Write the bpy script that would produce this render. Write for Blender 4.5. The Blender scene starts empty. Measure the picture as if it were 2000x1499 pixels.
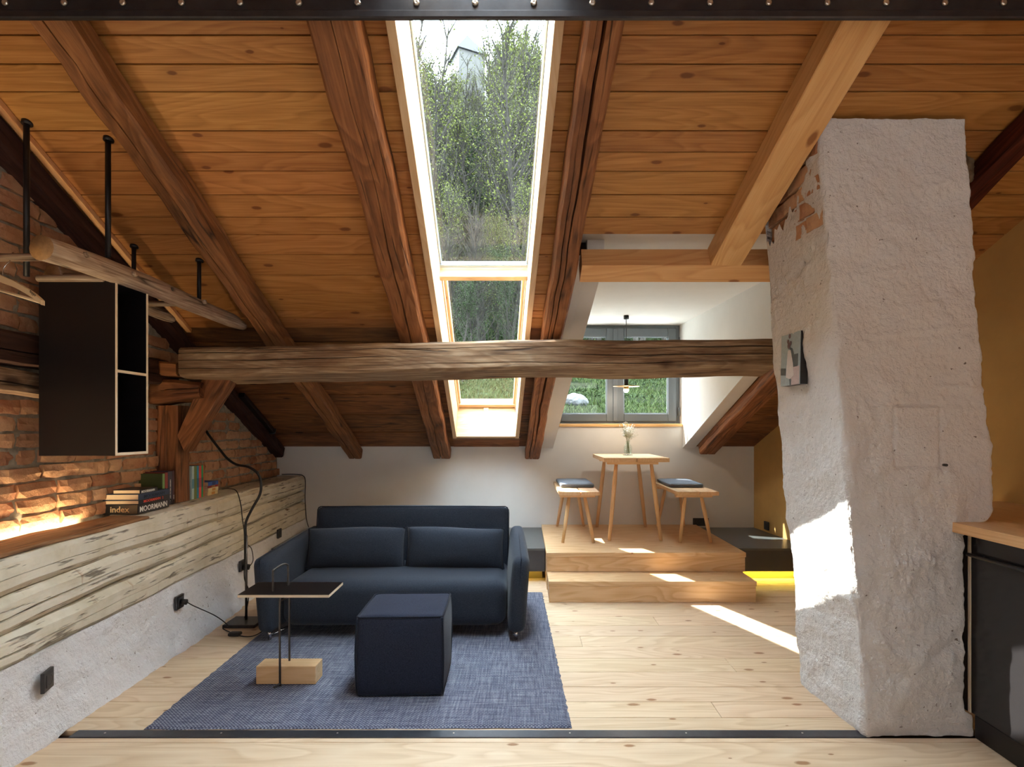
import bpy, bmesh, math, random
from mathutils import Vector, Matrix, noise as mn
rnd = random.Random(7)
SC = bpy.context.scene
COL = SC.collection
# ------------------------------------------------------------------ camera
F, CX, CY, H = 1100.0, 1025.0, 838.0, 1.32
cd = bpy.data.cameras.new('camera'); cam = bpy.data.objects.new('camera', cd); COL.objects.link(cam)
cam.location = (0, 0, H); cam.rotation_euler = (math.pi/2, 0, 0)
cd.sensor_width = 36; cd.lens = 36*F/2000; cd.shift_x = (1000-CX)/2000; cd.shift_y = (CY-749.5)/2000
cd.clip_start = .05; cd.clip_end = 500
SC.camera = cam
SC.view_settings.view_transform = 'Standard'; SC.view_settings.look = 'None'
SC.view_settings.gamma = 1; SC.view_settings.use_curve_mapping = False
SC.view_settings.exposure = 0.12
SC.cycles.max_bounces = 9; SC.cycles.diffuse_bounces = 5; SC.cycles.transparent_max_bounces = 12
SC.cycles.sample_clamp_indirect = 6
# ------------------------------------------------------------------ world, sun, large lamps
wd = bpy.data.worlds.new('sky'); SC.world = wd; wd.use_nodes = True
bg = wd.node_tree.nodes['Background']; bg.inputs[0].default_value = (.74, .87, 1.0, 1); bg.inputs[1].default_value = 25.0
def lamp(name, typ, loc, direction, energy, color, **kw):
    l = bpy.data.lights.new(name, typ); l.energy = energy; l.color = color
    for k, v in kw.items(): setattr(l, k, v)
    o = bpy.data.objects.new(name, l); COL.objects.link(o); o.location = loc
    o.rotation_euler = Vector(direction).to_track_quat('-Z', 'Y').to_euler(); return o
lamp('sun', 'SUN', (-20, 10, 25), (1, -.4, -1.05), 24.0, (1, .96, .90), angle=.009)
lamp('rear_fill_light', 'AREA', (.2, -3.6, 1.7), (0, 1, .05), 38.0, (.96, .97, 1), shape='RECTANGLE', size=3.6, size_y=1.8)  # added fill lamp behind the camera, no window stands there
# ------------------------------------------------------------------ colour and nodes
def lin(c):
    return tuple((x/255/12.92 if x/255 <= .04045 else ((x/255+.055)/1.055)**2.4) for x in c[:3]) + (1,)
class NT:
    def __init__(s, name):
        s.m = bpy.data.materials.new(name); s.m.use_nodes = True; s.t = s.m.node_tree
        s.b = s.t.nodes['Principled BSDF']; s.o = s.t.nodes['Material Output']
    def n(s, typ, ins=None, **at):
        nd = s.t.nodes.new(typ)
        for k, v in at.items(): setattr(nd, k, v)
        for k, v in (ins or {}).items(): s.set(nd.inputs[k], v)
        return nd
    def set(s, inp, v):
        if isinstance(v, bpy.types.NodeSocket): s.t.links.new(v, inp)
        else: inp.default_value = v
    def math(s, op, a, b=0.0, c=0.0, clamp=False):
        nd = s.n('ShaderNodeMath', {0: a, 1: b, 2: c}, operation=op); nd.use_clamp = clamp; return nd.outputs[0]
    def mix(s, f, a, b, mode='MIX'):
        nd = s.t.nodes.new('ShaderNodeMix'); nd.data_type = 'RGBA'; nd.blend_type = mode
        s.set(nd.inputs[0], f); s.set(nd.inputs[6], a); s.set(nd.inputs[7], b); return nd.outputs[2]
    def ramp(s, f, stops):
        nd = s.n('ShaderNodeValToRGB', {0: f}); e = nd.color_ramp.elements
        while len(e) < len(stops): e.new(.5)
        for i, (p, c) in enumerate(stops):
            e[i].position = p; e[i].color = c if len(c) == 4 else lin(c)
        return nd.outputs[0]
    def coord(s, rand=40.0):
        tc = s.n('ShaderNodeTexCoord').outputs['Object']
        if rand:
            r = s.n('ShaderNodeObjectInfo').outputs['Random']
            off = s.n('ShaderNodeCombineXYZ', {0: s.math('MULTIPLY', r, rand), 1: s.math('MULTIPLY', r, rand*.37), 2: s.math('MULTIPLY', r, rand*.61)}).outputs[0]
            return s.n('ShaderNodeVectorMath', {0: tc, 1: off}, operation='ADD').outputs[0]
        return tc
    def scl(s, v, sc): return s.n('ShaderNodeVectorMath', {0: v, 1: sc}, operation='MULTIPLY').outputs[0]
    def noise(s, v, scale, detail=4, rough=.55, dist=0):
        return s.n('ShaderNodeTexNoise', {'Vector': v, 'Scale': scale, 'Detail': detail, 'Roughness': rough, 'Distortion': dist}).outputs[0]
    def bump(s, h, strength, dist=.01):
        nd = s.n('ShaderNodeBump', {'Strength': strength, 'Distance': dist, 'Height': h}); s.set(s.b.inputs['Normal'], nd.outputs[0])
    def done(s, col, rough=.6, spec=.3):
        s.set(s.b.inputs['Base Color'], col); s.set(s.b.inputs['Roughness'], rough); s.b.inputs['Specular IOR Level'].default_value = spec; return s.m
WHITE = (1, 1, 1, 1); BLACK = (0, 0, 0, 1)
def wood(name, dark, mid, light, knot=None, k2=False, kd=.07, grain=1.0, rings=.5, cracks=0.0, crackcol=(30, 15, 8), stain=None, stainamt=.5, rough=.6, bump=.25, var=.12, fine=.35):
    n = NT(name); c = n.coord()
    st = n.noise(n.scl(c, (1.3, 22*grain, 22*grain)), 1.6, 6, .65)
    wob = n.noise(n.scl(c, (.55, 3.2, 3.2)), 1.3, 2, .5, .4)
    ring = n.math('FRACT', n.math('MULTIPLY', wob, 16*grain))
    ring = n.math('SMOOTH_MIN', ring, n.math('MULTIPLY', n.math('SUBTRACT', 1, ring), 4.0), .1)
    f = n.math('ADD', n.math('MULTIPLY', st, 1-rings), n.math('MULTIPLY', ring, rings))
    col = n.ramp(f, [(.12, dark), (.45, mid), (.85, light)])
    f2 = n.noise(n.scl(c, (3, 140, 140)), 1.0, 3, .6)
    col = n.mix(fine, col, n.ramp(f2, [(.3, (70, 60, 55)), (.6, (200, 200, 200))]), 'SOFT_LIGHT')
    if stain:
        sm = n.ramp(n.noise(n.scl(c, (.8, 3, 3)), 2.2, 5, .65), [(.48, BLACK), (.66, WHITE)])
        col = n.mix(n.math('MULTIPLY', sm, stainamt), col, lin(stain))
    h = f
    if knot:
        vo = n.n('ShaderNodeTexVoronoi', {'Vector': n.scl(c, (2.6, 6.0, 6.0)), 'Scale': 1.0, 'Randomness': .95}, voronoi_dimensions='2D' if k2 else '3D')
        sc3 = n.n('ShaderNodeSeparateColor', {0: vo.outputs['Color']}); sel = n.math('GREATER_THAN', sc3.outputs[0], .35)
        dd_ = n.math('ADD', n.math('DIVIDE', vo.outputs['Distance'], n.math('ADD', .25, n.math('MULTIPLY', sc3.outputs[1], 1.3))), n.math('MULTIPLY', n.math('SUBTRACT', n.noise(c, 30, 3), .5), .03))
        km = n.math('MULTIPLY', n.ramp(dd_, [(kd*.75, WHITE), (kd*1.25, BLACK)]), sel)
        halo = n.math('MULTIPLY', n.ramp(dd_, [(kd, WHITE), (kd*4, BLACK)]), sel)
        col = n.mix(n.math('MULTIPLY', halo, .35), col, lin(dark))
        col = n.mix(n.math('MULTIPLY', km, .9), col, lin(knot))
    if cracks:
        cn = n.noise(n.scl(c, (.4, 7, 7)), 1.4, 1.6, .5)
        cm = n.ramp(n.math('ABSOLUTE', n.math('SUBTRACT', cn, .5)), [(.0, WHITE), (.012+.012*cracks, BLACK)])
        cm2 = n.math('MULTIPLY', cm, n.ramp(n.noise(n.scl(c, (1.5, 2, 2)), 2, 2), [(.45, BLACK), (.6, WHITE)]))
        col = n.mix(n.math('MULTIPLY', cm2, .9), col, lin(crackcol))
        h = n.math('SUBTRACT', h, n.math('MULTIPLY', cm2, 1.5))
    r = n.n('ShaderNodeObjectInfo').outputs['Random']
    hs = n.n('ShaderNodeHueSaturation', {'Color': col, 'Value': n.math('ADD', 1-var, n.math('MULTIPLY', r, 2*var)), 'Hue': n.math('ADD', .495, n.math('MULTIPLY', n.math('FRACT', n.math('MULTIPLY', r, 7.3)), .01))}).outputs[0]
    n.bump(h, bump, .006)
    return n.done(hs, rough)
def plain(name, rgb, rough=.5, metal=0.0, spec=.5, nz=0.0, nscale=30, bump=0.0):
    n = NT(name); col = lin(rgb)
    if nz or bump:
        v = n.noise(n.coord(3), nscale, 5, .6)
        if nz:
            a = tuple(max(0, x*(1-nz)) for x in col[:3])+(1,); b2 = tuple(min(1, x*(1+nz)) for x in col[:3])+(1,)
            col = n.ramp(v, [(.3, a), (.7, b2)])
        if bump: n.bump(v, bump, .004)
    n.b.inputs['Metallic'].default_value = metal
    return n.done(col, rough, spec)
def emit(name, rgb, strength):
    n = NT(name); n.b.inputs['Emission Color'].default_value = lin(rgb); n.b.inputs['Emission Strength'].default_value = strength
    return n.done(lin(rgb), .5)
# ------------------------------------------------------------------ materials
M = {}
M['pine'] = wood('ceiling pine', (138, 88, 42), (170, 115, 60), (190, 136, 78), knot=(104, 56, 22), kd=.055, k2=True, rings=.3, rough=.5, var=.09, bump=.12)
M['dark_board'] = wood('old dark board', (88, 52, 28), (130, 82, 46), (160, 108, 64), knot=(40, 18, 8), rings=.35, stain=(56, 32, 20), stainamt=.6, rough=.7, var=.15, cracks=.6)
M['rafter'] = wood('hewn rafter', (92, 56, 32), (134, 86, 50), (168, 116, 74), knot=(58, 28, 14), rings=.3, cracks=1.0, stain=(66, 40, 30), stainamt=.5, rough=.65, bump=.5, var=.05)
M['purlin'] = wood('weathered tie beam', (88, 64, 46), (142, 114, 88), (194, 172, 146), knot=(60, 36, 24), kd=.12, rings=.18, cracks=.9, stain=(88, 54, 32), stainamt=.55, rough=.75, bump=.4, var=.02, fine=.8)
M['post'] = wood('oak post', (84, 50, 26), (126, 80, 46), (158, 108, 68), rings=.3, cracks=.8, rough=.65, bump=.4, stain=(70, 30, 14))
M['red_rafter'] = wood('dark red rafter', (44, 14, 6), (78, 28, 14), (110, 50, 26), rings=.3, cracks=.8, rough=.7, bump=.4)
M['black_rafter'] = wood('smoke dark rafter', (36, 20, 15), (58, 34, 26), (84, 54, 42), rings=.3, cracks=.8, rough=.8, bump=.4)
M['new_pine'] = wood('new planed pine', (204, 150, 96), (218, 168, 112), (228, 182, 128), knot=(140, 84, 44), kd=.08, rings=.5, rough=.45, var=.03, bump=.08, fine=.25)
M['lining'] = wood('pale lining wood', (196, 160, 120), (208, 178, 140), (216, 190, 156), knot=(160, 106, 64), kd=.04, rings=.4, rough=.5, var=.03, bump=.05, fine=.2)
M['floor'] = wood('soaped floor plank', (206, 176, 142), (222, 196, 164), (232, 210, 182), knot=(150, 104, 66), kd=.05, k2=True, rings=.45, rough=.42, var=.05, bump=.08, fine=.25)
M['larch'] = wood('larch podium', (210, 166, 122), (224, 186, 144), (232, 198, 160), knot=(120, 66, 34), kd=.045, rings=.6, rough=.45, var=.03, bump=.08, fine=.25)
M['furniture'] = wood('oiled furniture wood', (214, 172, 126), (224, 186, 142), (232, 198, 158), rings=.4, rough=.45, var=.03, bump=.05, fine=.2)
M['counter'] = wood('counter wood', (196, 150, 100), (214, 172, 122), (222, 184, 138), rings=.3, rough=.4, var=.02, bump=.04, fine=.2)
M['grey_log'] = wood('driftwood rail', (112, 92, 76), (164, 142, 120), (200, 182, 160), knot=(70, 56, 44), rings=.2, cracks=1.2, rough=.8, bump=.7, stain=(134, 96, 78), stainamt=.5, var=.04, fine=.8)
M['end_grain'] = plain('sawn end', (150, 112, 70), .7, nz=.2, nscale=60)
M['joint'] = plain('joint shadow gap', (46, 26, 14), .9)
M['wall'] = plain('white wall', (226, 224, 220), .85, spec=.2, nz=.02, nscale=6)
M['ochre'] = plain('clay plaster', (196, 158, 98), .9, spec=.1, nz=.10, nscale=2.5, bump=.05)
M['steel'] = plain('dark rolled steel', (60, 58, 60), .38, .6, nz=.25, nscale=14)
M['strip'] = plain('floor steel strip', (84, 86, 92), .35, .7, nz=.1)
M['rod'] = plain('black rod', (30, 27, 28), .45, .3)
M['screw'] = plain('screw', (210, 205, 195), .3, .9)
M['black'] = plain('black laminate', (18, 15, 17), .32, spec=.5)
M['kitchen_black'] = plain('black kitchen front', (38, 36, 37), .22, spec=.6, nz=.1, nscale=120)
M['ply_edge'] = plain('pale ply edge', (222, 206, 182), .6)
M['socket'] = plain('anthracite socket', (48, 48, 50), .4)
M['socket_dark'] = plain('socket well', (18, 18, 19), .5)
M['cable'] = plain('black cable', (20, 18, 18), .5)
M['chrome'] = plain('chrome', (200, 200, 205), .15, 1.0)
M['iron'] = plain('raw iron rod', (84, 80, 78), .35, .8)
M['plinth'] = plain('dark linoleum', (88, 92, 92), .32, spec=.5, nz=.05)
M['plinth_front'] = plain('dark bench front', (66, 66, 70), .45, nz=.05)
M['kick'] = plain('kick board', (150, 132, 76), .6)
M['win_frame'] = plain('grey window frame', (96, 102, 106), .4, spec=.4)
M['alu'] = plain('aluminium', (170, 190, 205), .3, .7)
M['white_paint'] = plain('white handle', (236, 232, 222), .35)
M['brass'] = plain('brass disc', (190, 160, 110), .3, .9)
M['bulb'] = emit('lit bulb', (255, 240, 215), 6)
M['paper'] = plain('book pages', (222, 196, 160), .8, nz=.05, nscale=200)
M['mortar'] = plain('lime mortar', (150, 140, 124), .95, spec=.1, nz=.3, nscale=26, bump=.6)
M['rubble'] = plain('rubble mortar', (120, 100, 76), .95, spec=.1, nz=.4, nscale=20, bump=.8)
def plaster(name, rgb, big=1.0):
    n = NT(name); c = n.coord(0)
    a = n.noise(c, 9, 6, .65); b = n.noise(c, 60, 4, .6)
    n.bump(n.math('ADD', a, n.math('MULTIPLY', b, .6)), .9*big, .018)
    p = n.ramp(n.noise(c, 34, 3, .7), [(.27, lin((120, 110, 104))), (.33, lin(rgb))])
    return n.done(p, .9, .15)
M['plaster'] = plaster('rough white plaster', (228, 226, 224))
M['base_plaster'] = plaster('limewashed base', (232, 232, 234))
def brickmat():
    n = NT('old brick'); c = n.coord(30)
    r = n.n('ShaderNodeObjectInfo').outputs['Random']
    base = n.ramp(r, [(.0, (150, 98, 72)), (.25, (174, 122, 90)), (.5, (188, 142, 108)), (.75, (162, 108, 80)), (1, (198, 158, 124))])
    v = n.noise(c, 9, 6, .65)
    col = n.mix(n.ramp(v, [(.4, BLACK), (.7, (.6, .6, .6, 1))]), base, lin((206, 168, 128)))
    col = n.mix(n.ramp(n.noise(c, 16, 4, .7), [(.55, BLACK), (.75, (.6, .6, .6, 1))]), col, lin((96, 58, 44)))
    n.bump(n.noise(c, 30, 6, .7), .7, .008)
    return n.done(col, .9, .15)
M['brick'] = brickmat()
def painted_log():
    n = NT('cream painted log'); c = n.coord(20); o = n.coord(0)
    st = n.noise(n.scl(c, (2.2, 26, 26)), 1.6, 7, .7)
    big = n.noise(n.scl(c, (.8, 3, 3)), 2.4, 4, .6)
    f = n.math('ADD', n.math('MULTIPLY', st, .65), n.math('MULTIPLY', big, .5))
    peel = n.ramp(f, [(.40, BLACK), (.44, WHITE)])           # white = painted
    cream = n.ramp(n.noise(c, 5, 5, .6), [(.3, (206, 197, 174)), (.6, (228, 221, 204))])
    bare = n.ramp(st, [(.3, (96, 72, 50)), (.6, (150, 120, 88))])
    col = n.mix(peel, bare, cream)
    rs = n.ramp(n.noise(n.scl(c, (6, 1.5, 1.5)), 2.5, 4, .6), [(.66, BLACK), (.74, WHITE)])
    col = n.mix(n.math('MULTIPLY', rs, .5), col, lin((170, 124, 74)))
    cn = n.noise(n.scl(c, (4.5, 46, 46)), 1.0, 3, .6)
    cm = n.ramp(cn, [(.60, BLACK), (.67, WHITE)])
    col = n.mix(n.math('MULTIPLY', cm, .75), col, lin((74, 60, 46)))
    n.bump(n.math('SUBTRACT', f, n.math('MULTIPLY', cm, .8)), .6, .008)
    return n.done(col, .7, .2)
M['painted_log'] = painted_log()
M['shelf_wood'] = wood('bare log top', (100, 70, 44), (142, 104, 68), (172, 136, 100), rings=.3, cracks=.8, rough=.7, bump=.4)
def fabric(name, rgb, rgb2, sc=900):
    n = NT(name); c = n.coord(2)
    v = n.noise(c, sc*.35, 2, .7)
    col = n.ramp(v, [(.35, rgb), (.65, rgb2)])
    n.bump(v, .5, .0015)
    n.b.inputs['Sheen Weight'].default_value = .08
    return n.done(col, .95, .15)
M['sofa'] = fabric('dark blue wool', (32, 36, 46), (54, 60, 70))
M['pouf'] = fabric('navy wool', (24, 28, 42), (46, 52, 70))
M['piping'] = fabric('seam piping', (18, 22, 32), (30, 36, 50))
M['seat_pad'] = fabric('grey blue felt', (98, 106, 118), (128, 136, 148))
def rugmat():
    n = NT('woven wool rug'); c = n.coord(0)
    s = n.n('ShaderNodeSeparateXYZ', {0: c})
    sx = n.math('SINE', n.math('MULTIPLY', s.outputs[0], 2*math.pi/.016)); sy = n.math('SINE', n.math('MULTIPLY', s.outputs[1], 2*math.pi/.014))
    w = n.math('MULTIPLY', sx, sy)
    lx = n.noise(n.scl(c, (6, 110, 1)), 1, 4, .7); ly = n.noise(n.scl(c, (110, 6, 1)), 1, 4, .7)
    f = n.math('ADD', n.math('MULTIPLY', w, .16), n.math('ADD', n.math('MULTIPLY', lx, .55), n.math('MULTIPLY', ly, .5)))
    col = n.ramp(f, [(.30, (66, 68, 86)), (.52, (100, 104, 124)), (.68, (164, 166, 176))])
    n.bump(n.math('ADD', w, n.math('MULTIPLY', lx, .8)), .7, .004)
    return n.done(col, .95, .1)
M['rug'] = rugmat()
def glassmat(name, tint=(.96, .98, .97, 1)):
    n = NT(name); t = n.n('ShaderNodeBsdfTransparent', {0: tint}); g = n.n('ShaderNodeBsdfGlossy', {'Roughness': .0})
    fc = n.n('ShaderNodeLayerWeight', {0: .5}).outputs['Facing']; k = n.math('ADD', .03, n.math('MULTIPLY', n.math('POWER', fc, 5.0), .5))
    mx = n.n('ShaderNodeMixShader', {0: k, 1: t.outputs[0], 2: g.outputs[0]}); n.t.links.new(mx.outputs[0], n.o.inputs[0]); return n.m
M['pane'] = glassmat('window glass')
M['vase_glass'] = glassmat('vase glass', (.95, .98, .97, 1))
def ground():
    n = NT('meadow ground'); c = n.coord(0)
    col = n.ramp(n.noise(c, 1.1, 8, .7), [(.34, (12, 17, 7)), (.5, (20, 28, 10)), (.62, (34, 38, 18)), (.74, (46, 43, 28))])
    n.bump(n.noise(c, 6, 6, .7), 1.0, .2)
    return n.done(col, 1, .05)
M['ground'] = ground()
M['bark'] = plain('grey bark', (41, 38, 34), .95, spec=.05, nz=.4, nscale=6)
M['leaf_yellow'] = plain('young yellow leaf', (60, 64, 26), .8, spec=.1)
M['leaf_green'] = plain('green leaf', (27, 37, 15), .8, spec=.1)
M['grass'] = plain('grass blade', (37, 47, 19), .8, spec=.1)
M['stone'] = plain('field stone', (56, 56, 55), .9, nz=.3, nscale=4)
M['tower_wall'] = plain('tower render', (58, 56, 52), .9)
M['tower_roof'] = plain('tower shingles', (34, 32, 32), .9, nz=.2, nscale=3)
M['flower'] = plain('white blossom', (240, 238, 230), .8)
M['stem'] = plain('dry stem', (150, 156, 116), .8)
M['water'] = glassmat('water', (.96, .98, .97, 1))
# ------------------------------------------------------------------ object helpers
WM = {}
def tag(o, label=None, cat=None, group=None, kind=None):
    if label: o['label'] = label
    if cat: o['category'] = cat
    if group: o['group'] = group
    if kind: o['kind'] = kind
    return o
def root(name, loc=(0, 0, 0), rz=0.0, **kw):
    o = bpy.data.objects.new(name, None); COL.objects.link(o); o.empty_display_size = .05
    m = Matrix.Translation(loc) @ Matrix.Rotation(rz, 4, 'Z'); o.matrix_basis = m; WM[o] = m; return tag(o, **kw)
def put(name, me, mt=None, parent=None, mat=Matrix.Identity(4)):
    o = bpy.data.objects.new(name, me); COL.objects.link(o); o.matrix_basis = mat; WM[o] = mat
    if mt is not None and not me.materials:
        for x in (mt if isinstance(mt, (list, tuple)) else [mt]): me.materials.append(x)
    if parent is not None: o.parent = parent; o.matrix_parent_inverse = WM[parent].inverted()
    return o
def mk(name, vs, fs, mt, parent=None, mat=None, smooth=False, idx=None, world=True):
    """vs in world space; mat is the object's frame (verts converted into it)."""
    if mat is None:
        c = Vector((0, 0, 0))
        for v in vs: c += Vector(v)
        c /= len(vs); mat = Matrix.Translation(c)
    if world:
        inv = mat.inverted(); vs = [inv @ Vector(v) for v in vs]
    me = bpy.data.meshes.new(name); me.from_pydata([tuple(v) for v in vs], [], fs)
    if smooth: me.polygons.foreach_set('use_smooth', [True]*len(me.polygons))
    if idx: me.polygons.foreach_set('material_index', idx)
    me.update()
    return put(name, me, mt, parent, mat)
def fix(me):
    bm = bmesh.new(); bm.from_mesh(me); bmesh.ops.recalc_face_normals(bm, faces=bm.faces); bm.to_mesh(me); bm.free()
def frame(o, x, z=(0, 0, 1)):
    x = Vector(x).normalized(); z = Vector(z); y = z.cross(x).normalized(); z = x.cross(y)
    m = Matrix((x, y, z)).transposed().to_4x4(); m.translation = Vector(o); return m
BC = {}
def boxmesh(dx, dy, dz, bev=.002, seg=1):
    k = (round(dx, 4), round(dy, 4), round(dz, 4), bev, seg)
    bm = bmesh.new(); bmesh.ops.create_cube(bm, size=1)
    for v in bm.verts: v.co = Vector((v.co.x*dx, v.co.y*dy, v.co.z*dz))
    if bev: bmesh.ops.bevel(bm, geom=list(bm.edges), offset=min(bev, .45*min(dx, dy, dz)), segments=seg, affect='EDGES', profile=.5)
    me = bpy.data.meshes.new('box'); bm.to_mesh(me); bm.free(); return me
def box(name, x0, x1, y0, y1, z0, z1, mt, parent=None, bev=.002, seg=1, long=None, rz=0.0, pre=None):
    dx, dy, dz = abs(x1-x0), abs(y1-y0), abs(z1-z0); c = Vector(((x0+x1)/2, (y0+y1)/2, (z0+z1)/2))
    if long is None: long = 'xyz'[[dx, dy, dz].index(max(dx, dy, dz))]
    R = Matrix.Identity(4)
    if long == 'y': R = Matrix.Rotation(math.pi/2, 4, 'Z'); dx, dy = dy, dx
    if long == 'z': R = Matrix.Rotation(-math.pi/2, 4, 'Y'); dx, dz = dz, dx
    m = Matrix.Translation(c) @ Matrix.Rotation(rz, 4, 'Z') @ R
    if pre is not None: m = pre @ m
    me = boxmesh(dx, dy, dz, bev, seg); me.name = name
    return put(name, me, mt, parent, m)
def spline(pts, n=6):
    P = [Vector(p) for p in pts]
    if len(P) < 3 or n <= 1: return P
    out = []
    for i in range(len(P)-1):
        p0 = P[max(i-1, 0)]; p1 = P[i]; p2 = P[i+1]; p3 = P[min(i+2, len(P)-1)]
        for k in range(n):
            t = k/n; out.append(.5*((2*p1)+(p2-p0)*t+(2*p0-5*p1+4*p2-p3)*t*t+(3*p1-p0-3*p2+p3)*t**3))
    out.append(P[-1]); return out
def tubegeo(P, r, sides=8, closed=False, vs=None, fs=None, cap=True):
    vs = [] if vs is None else vs; fs = [] if fs is None else fs
    b0 = len(vs); n = len(P); up = Vector((0, 0, 1)); prev = None
    for i, p in enumerate(P):
        a = P[(i-1) % n] if (closed or i > 0) else p; b = P[(i+1) % n] if (closed or i < n-1) else p
        t = (b-a).normalized() if (b-a).length > 1e-9 else Vector((0, 0, 1))
        if prev is None:
            u = t.cross(up) if abs(t.dot(up)) < .95 else t.cross(Vector((1, 0, 0)))
        else: u = prev-t*prev.dot(t)
        u.normalize(); prev = u; w = t.cross(u); rr = r[i] if isinstance(r, (list, tuple)) else r
        for k in range(sides):
            an = 2*math.pi*k/sides; vs.append(p+(u*math.cos(an)+w*math.sin(an))*rr)
    m = n if closed else n-1
    for i in range(m):
        for k in range(sides):
            a = b0+i*sides+k; b = b0+i*sides+(k+1) % sides; j = ((i+1) % n)*sides+b0
            fs.append((a, b, j+(k+1) % sides, j+k))
    if cap and not closed:
        fs.append(tuple(b0+k for k in range(sides))[::-1]); fs.append(tuple(b0+(n-1)*sides+k for k in range(sides)))
    return vs, fs
def tube(name, pts, r, mt, parent=None, sides=10, n=6, closed=False):
    P = spline(pts, n); vs, fs = tubegeo(P, r, sides, closed)
    d = Vector(pts[-1])-Vector(pts[0]); o = mk(name, vs, fs, mt, parent, frame(sum(P, Vector())/len(P), d if d.length > 1e-4 else (1, 0, 0), (0, 0, 1) if abs(d.normalized().z) < .9 else (1, 0, 0)) if d.length > 1e-4 else None, smooth=True)
    fix(o.data); return o
def lathe(name, prof, c, mt, parent=None, sides=24):
    vs, fs = [], []
    for r, z in prof:
        for k in range(sides):
            a = 2*math.pi*k/sides; vs.append((c[0]+r*math.cos(a), c[1]+r*math.sin(a), c[2]+z))
    for i in range(len(prof)-1):
        for k in range(sides):
            fs.append((i*sides+k, i*sides+(k+1) % sides, (i+1)*sides+(k+1) % sides, (i+1)*sides+k))
    fs.append(tuple(range(sides))[::-1]); fs.append(tuple((len(prof)-1)*sides+k for k in range(sides)))
    o = mk(name, vs, fs, mt, parent, Matrix.Translation(c), smooth=True); fix(o.data); return o
def softbox(name, dx, dy, dz, r, mt, parent, mat, bulge=(0, 0, 0), nseg=10, wr=0.0):
    """rounded, slightly inflated upholstered block"""
    h = Vector((dx/2, dy/2, dz/2)); vs, fs, ix = [], [], {}
    def vid(a, b, c):
        k = (a, b, c)
        if k in ix: return ix[k]
        def g(t, hh):
            u = -1+2*t/nseg; s = math.copysign(abs(u)**.6, u) if abs(u) > 1e-6 else 0; return s*hh
        p = Vector((g(a, h.x), g(b, h.y), g(c, h.z))); q = Vector([max(-(h[i]-r), min(h[i]-r, p[i])) for i in range(3)])
        d = p-q; p2 = q+d.normalized()*r if d.length > 1e-6 else p
        u = [p2[i]/h[i] for i in range(3)]
        for i in range(3):
            j, k2 = (i+1) % 3, (i+2) % 3
            p2[i] += bulge[i]*u[i]*(1-u[j]**2)*(1-u[k2]**2)
        if wr: p2 += Vector((mn.noise(p2*9), mn.noise(p2*9+Vector((5, 5, 5))), mn.noise(p2*9+Vector((9, 1, 3)))))*wr
        vs.append(p2); ix[k] = len(vs)-1; return ix[k]
    N = nseg
    for a in range(N):
        for b in range(N):
            fs.append((vid(a, b, 0), vid(a, b+1, 0), vid(a+1, b+1, 0), vid(a+1, b, 0)))
            fs.append((vid(a, b, N), vid(a+1, b, N), vid(a+1, b+1, N), vid(a, b+1, N)))
            fs.append((vid(a, 0, b), vid(a+1, 0, b), vid(a+1, 0, b+1), vid(a, 0, b+1)))
            fs.append((vid(a, N, b), vid(a, N, b+1), vid(a+1, N, b+1), vid(a+1, N, b)))
            fs.append((vid(0, a, b), vid(0, a, b+1), vid(0, a+1, b+1), vid(0, a+1, b)))
            fs.append((vid(N, a, b), vid(N, a+1, b), vid(N, a+1, b+1), vid(N, a, b+1)))
    o = mk(name, vs, fs, mt, parent, mat, smooth=True, world=False); fix(o.data); return o
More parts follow.
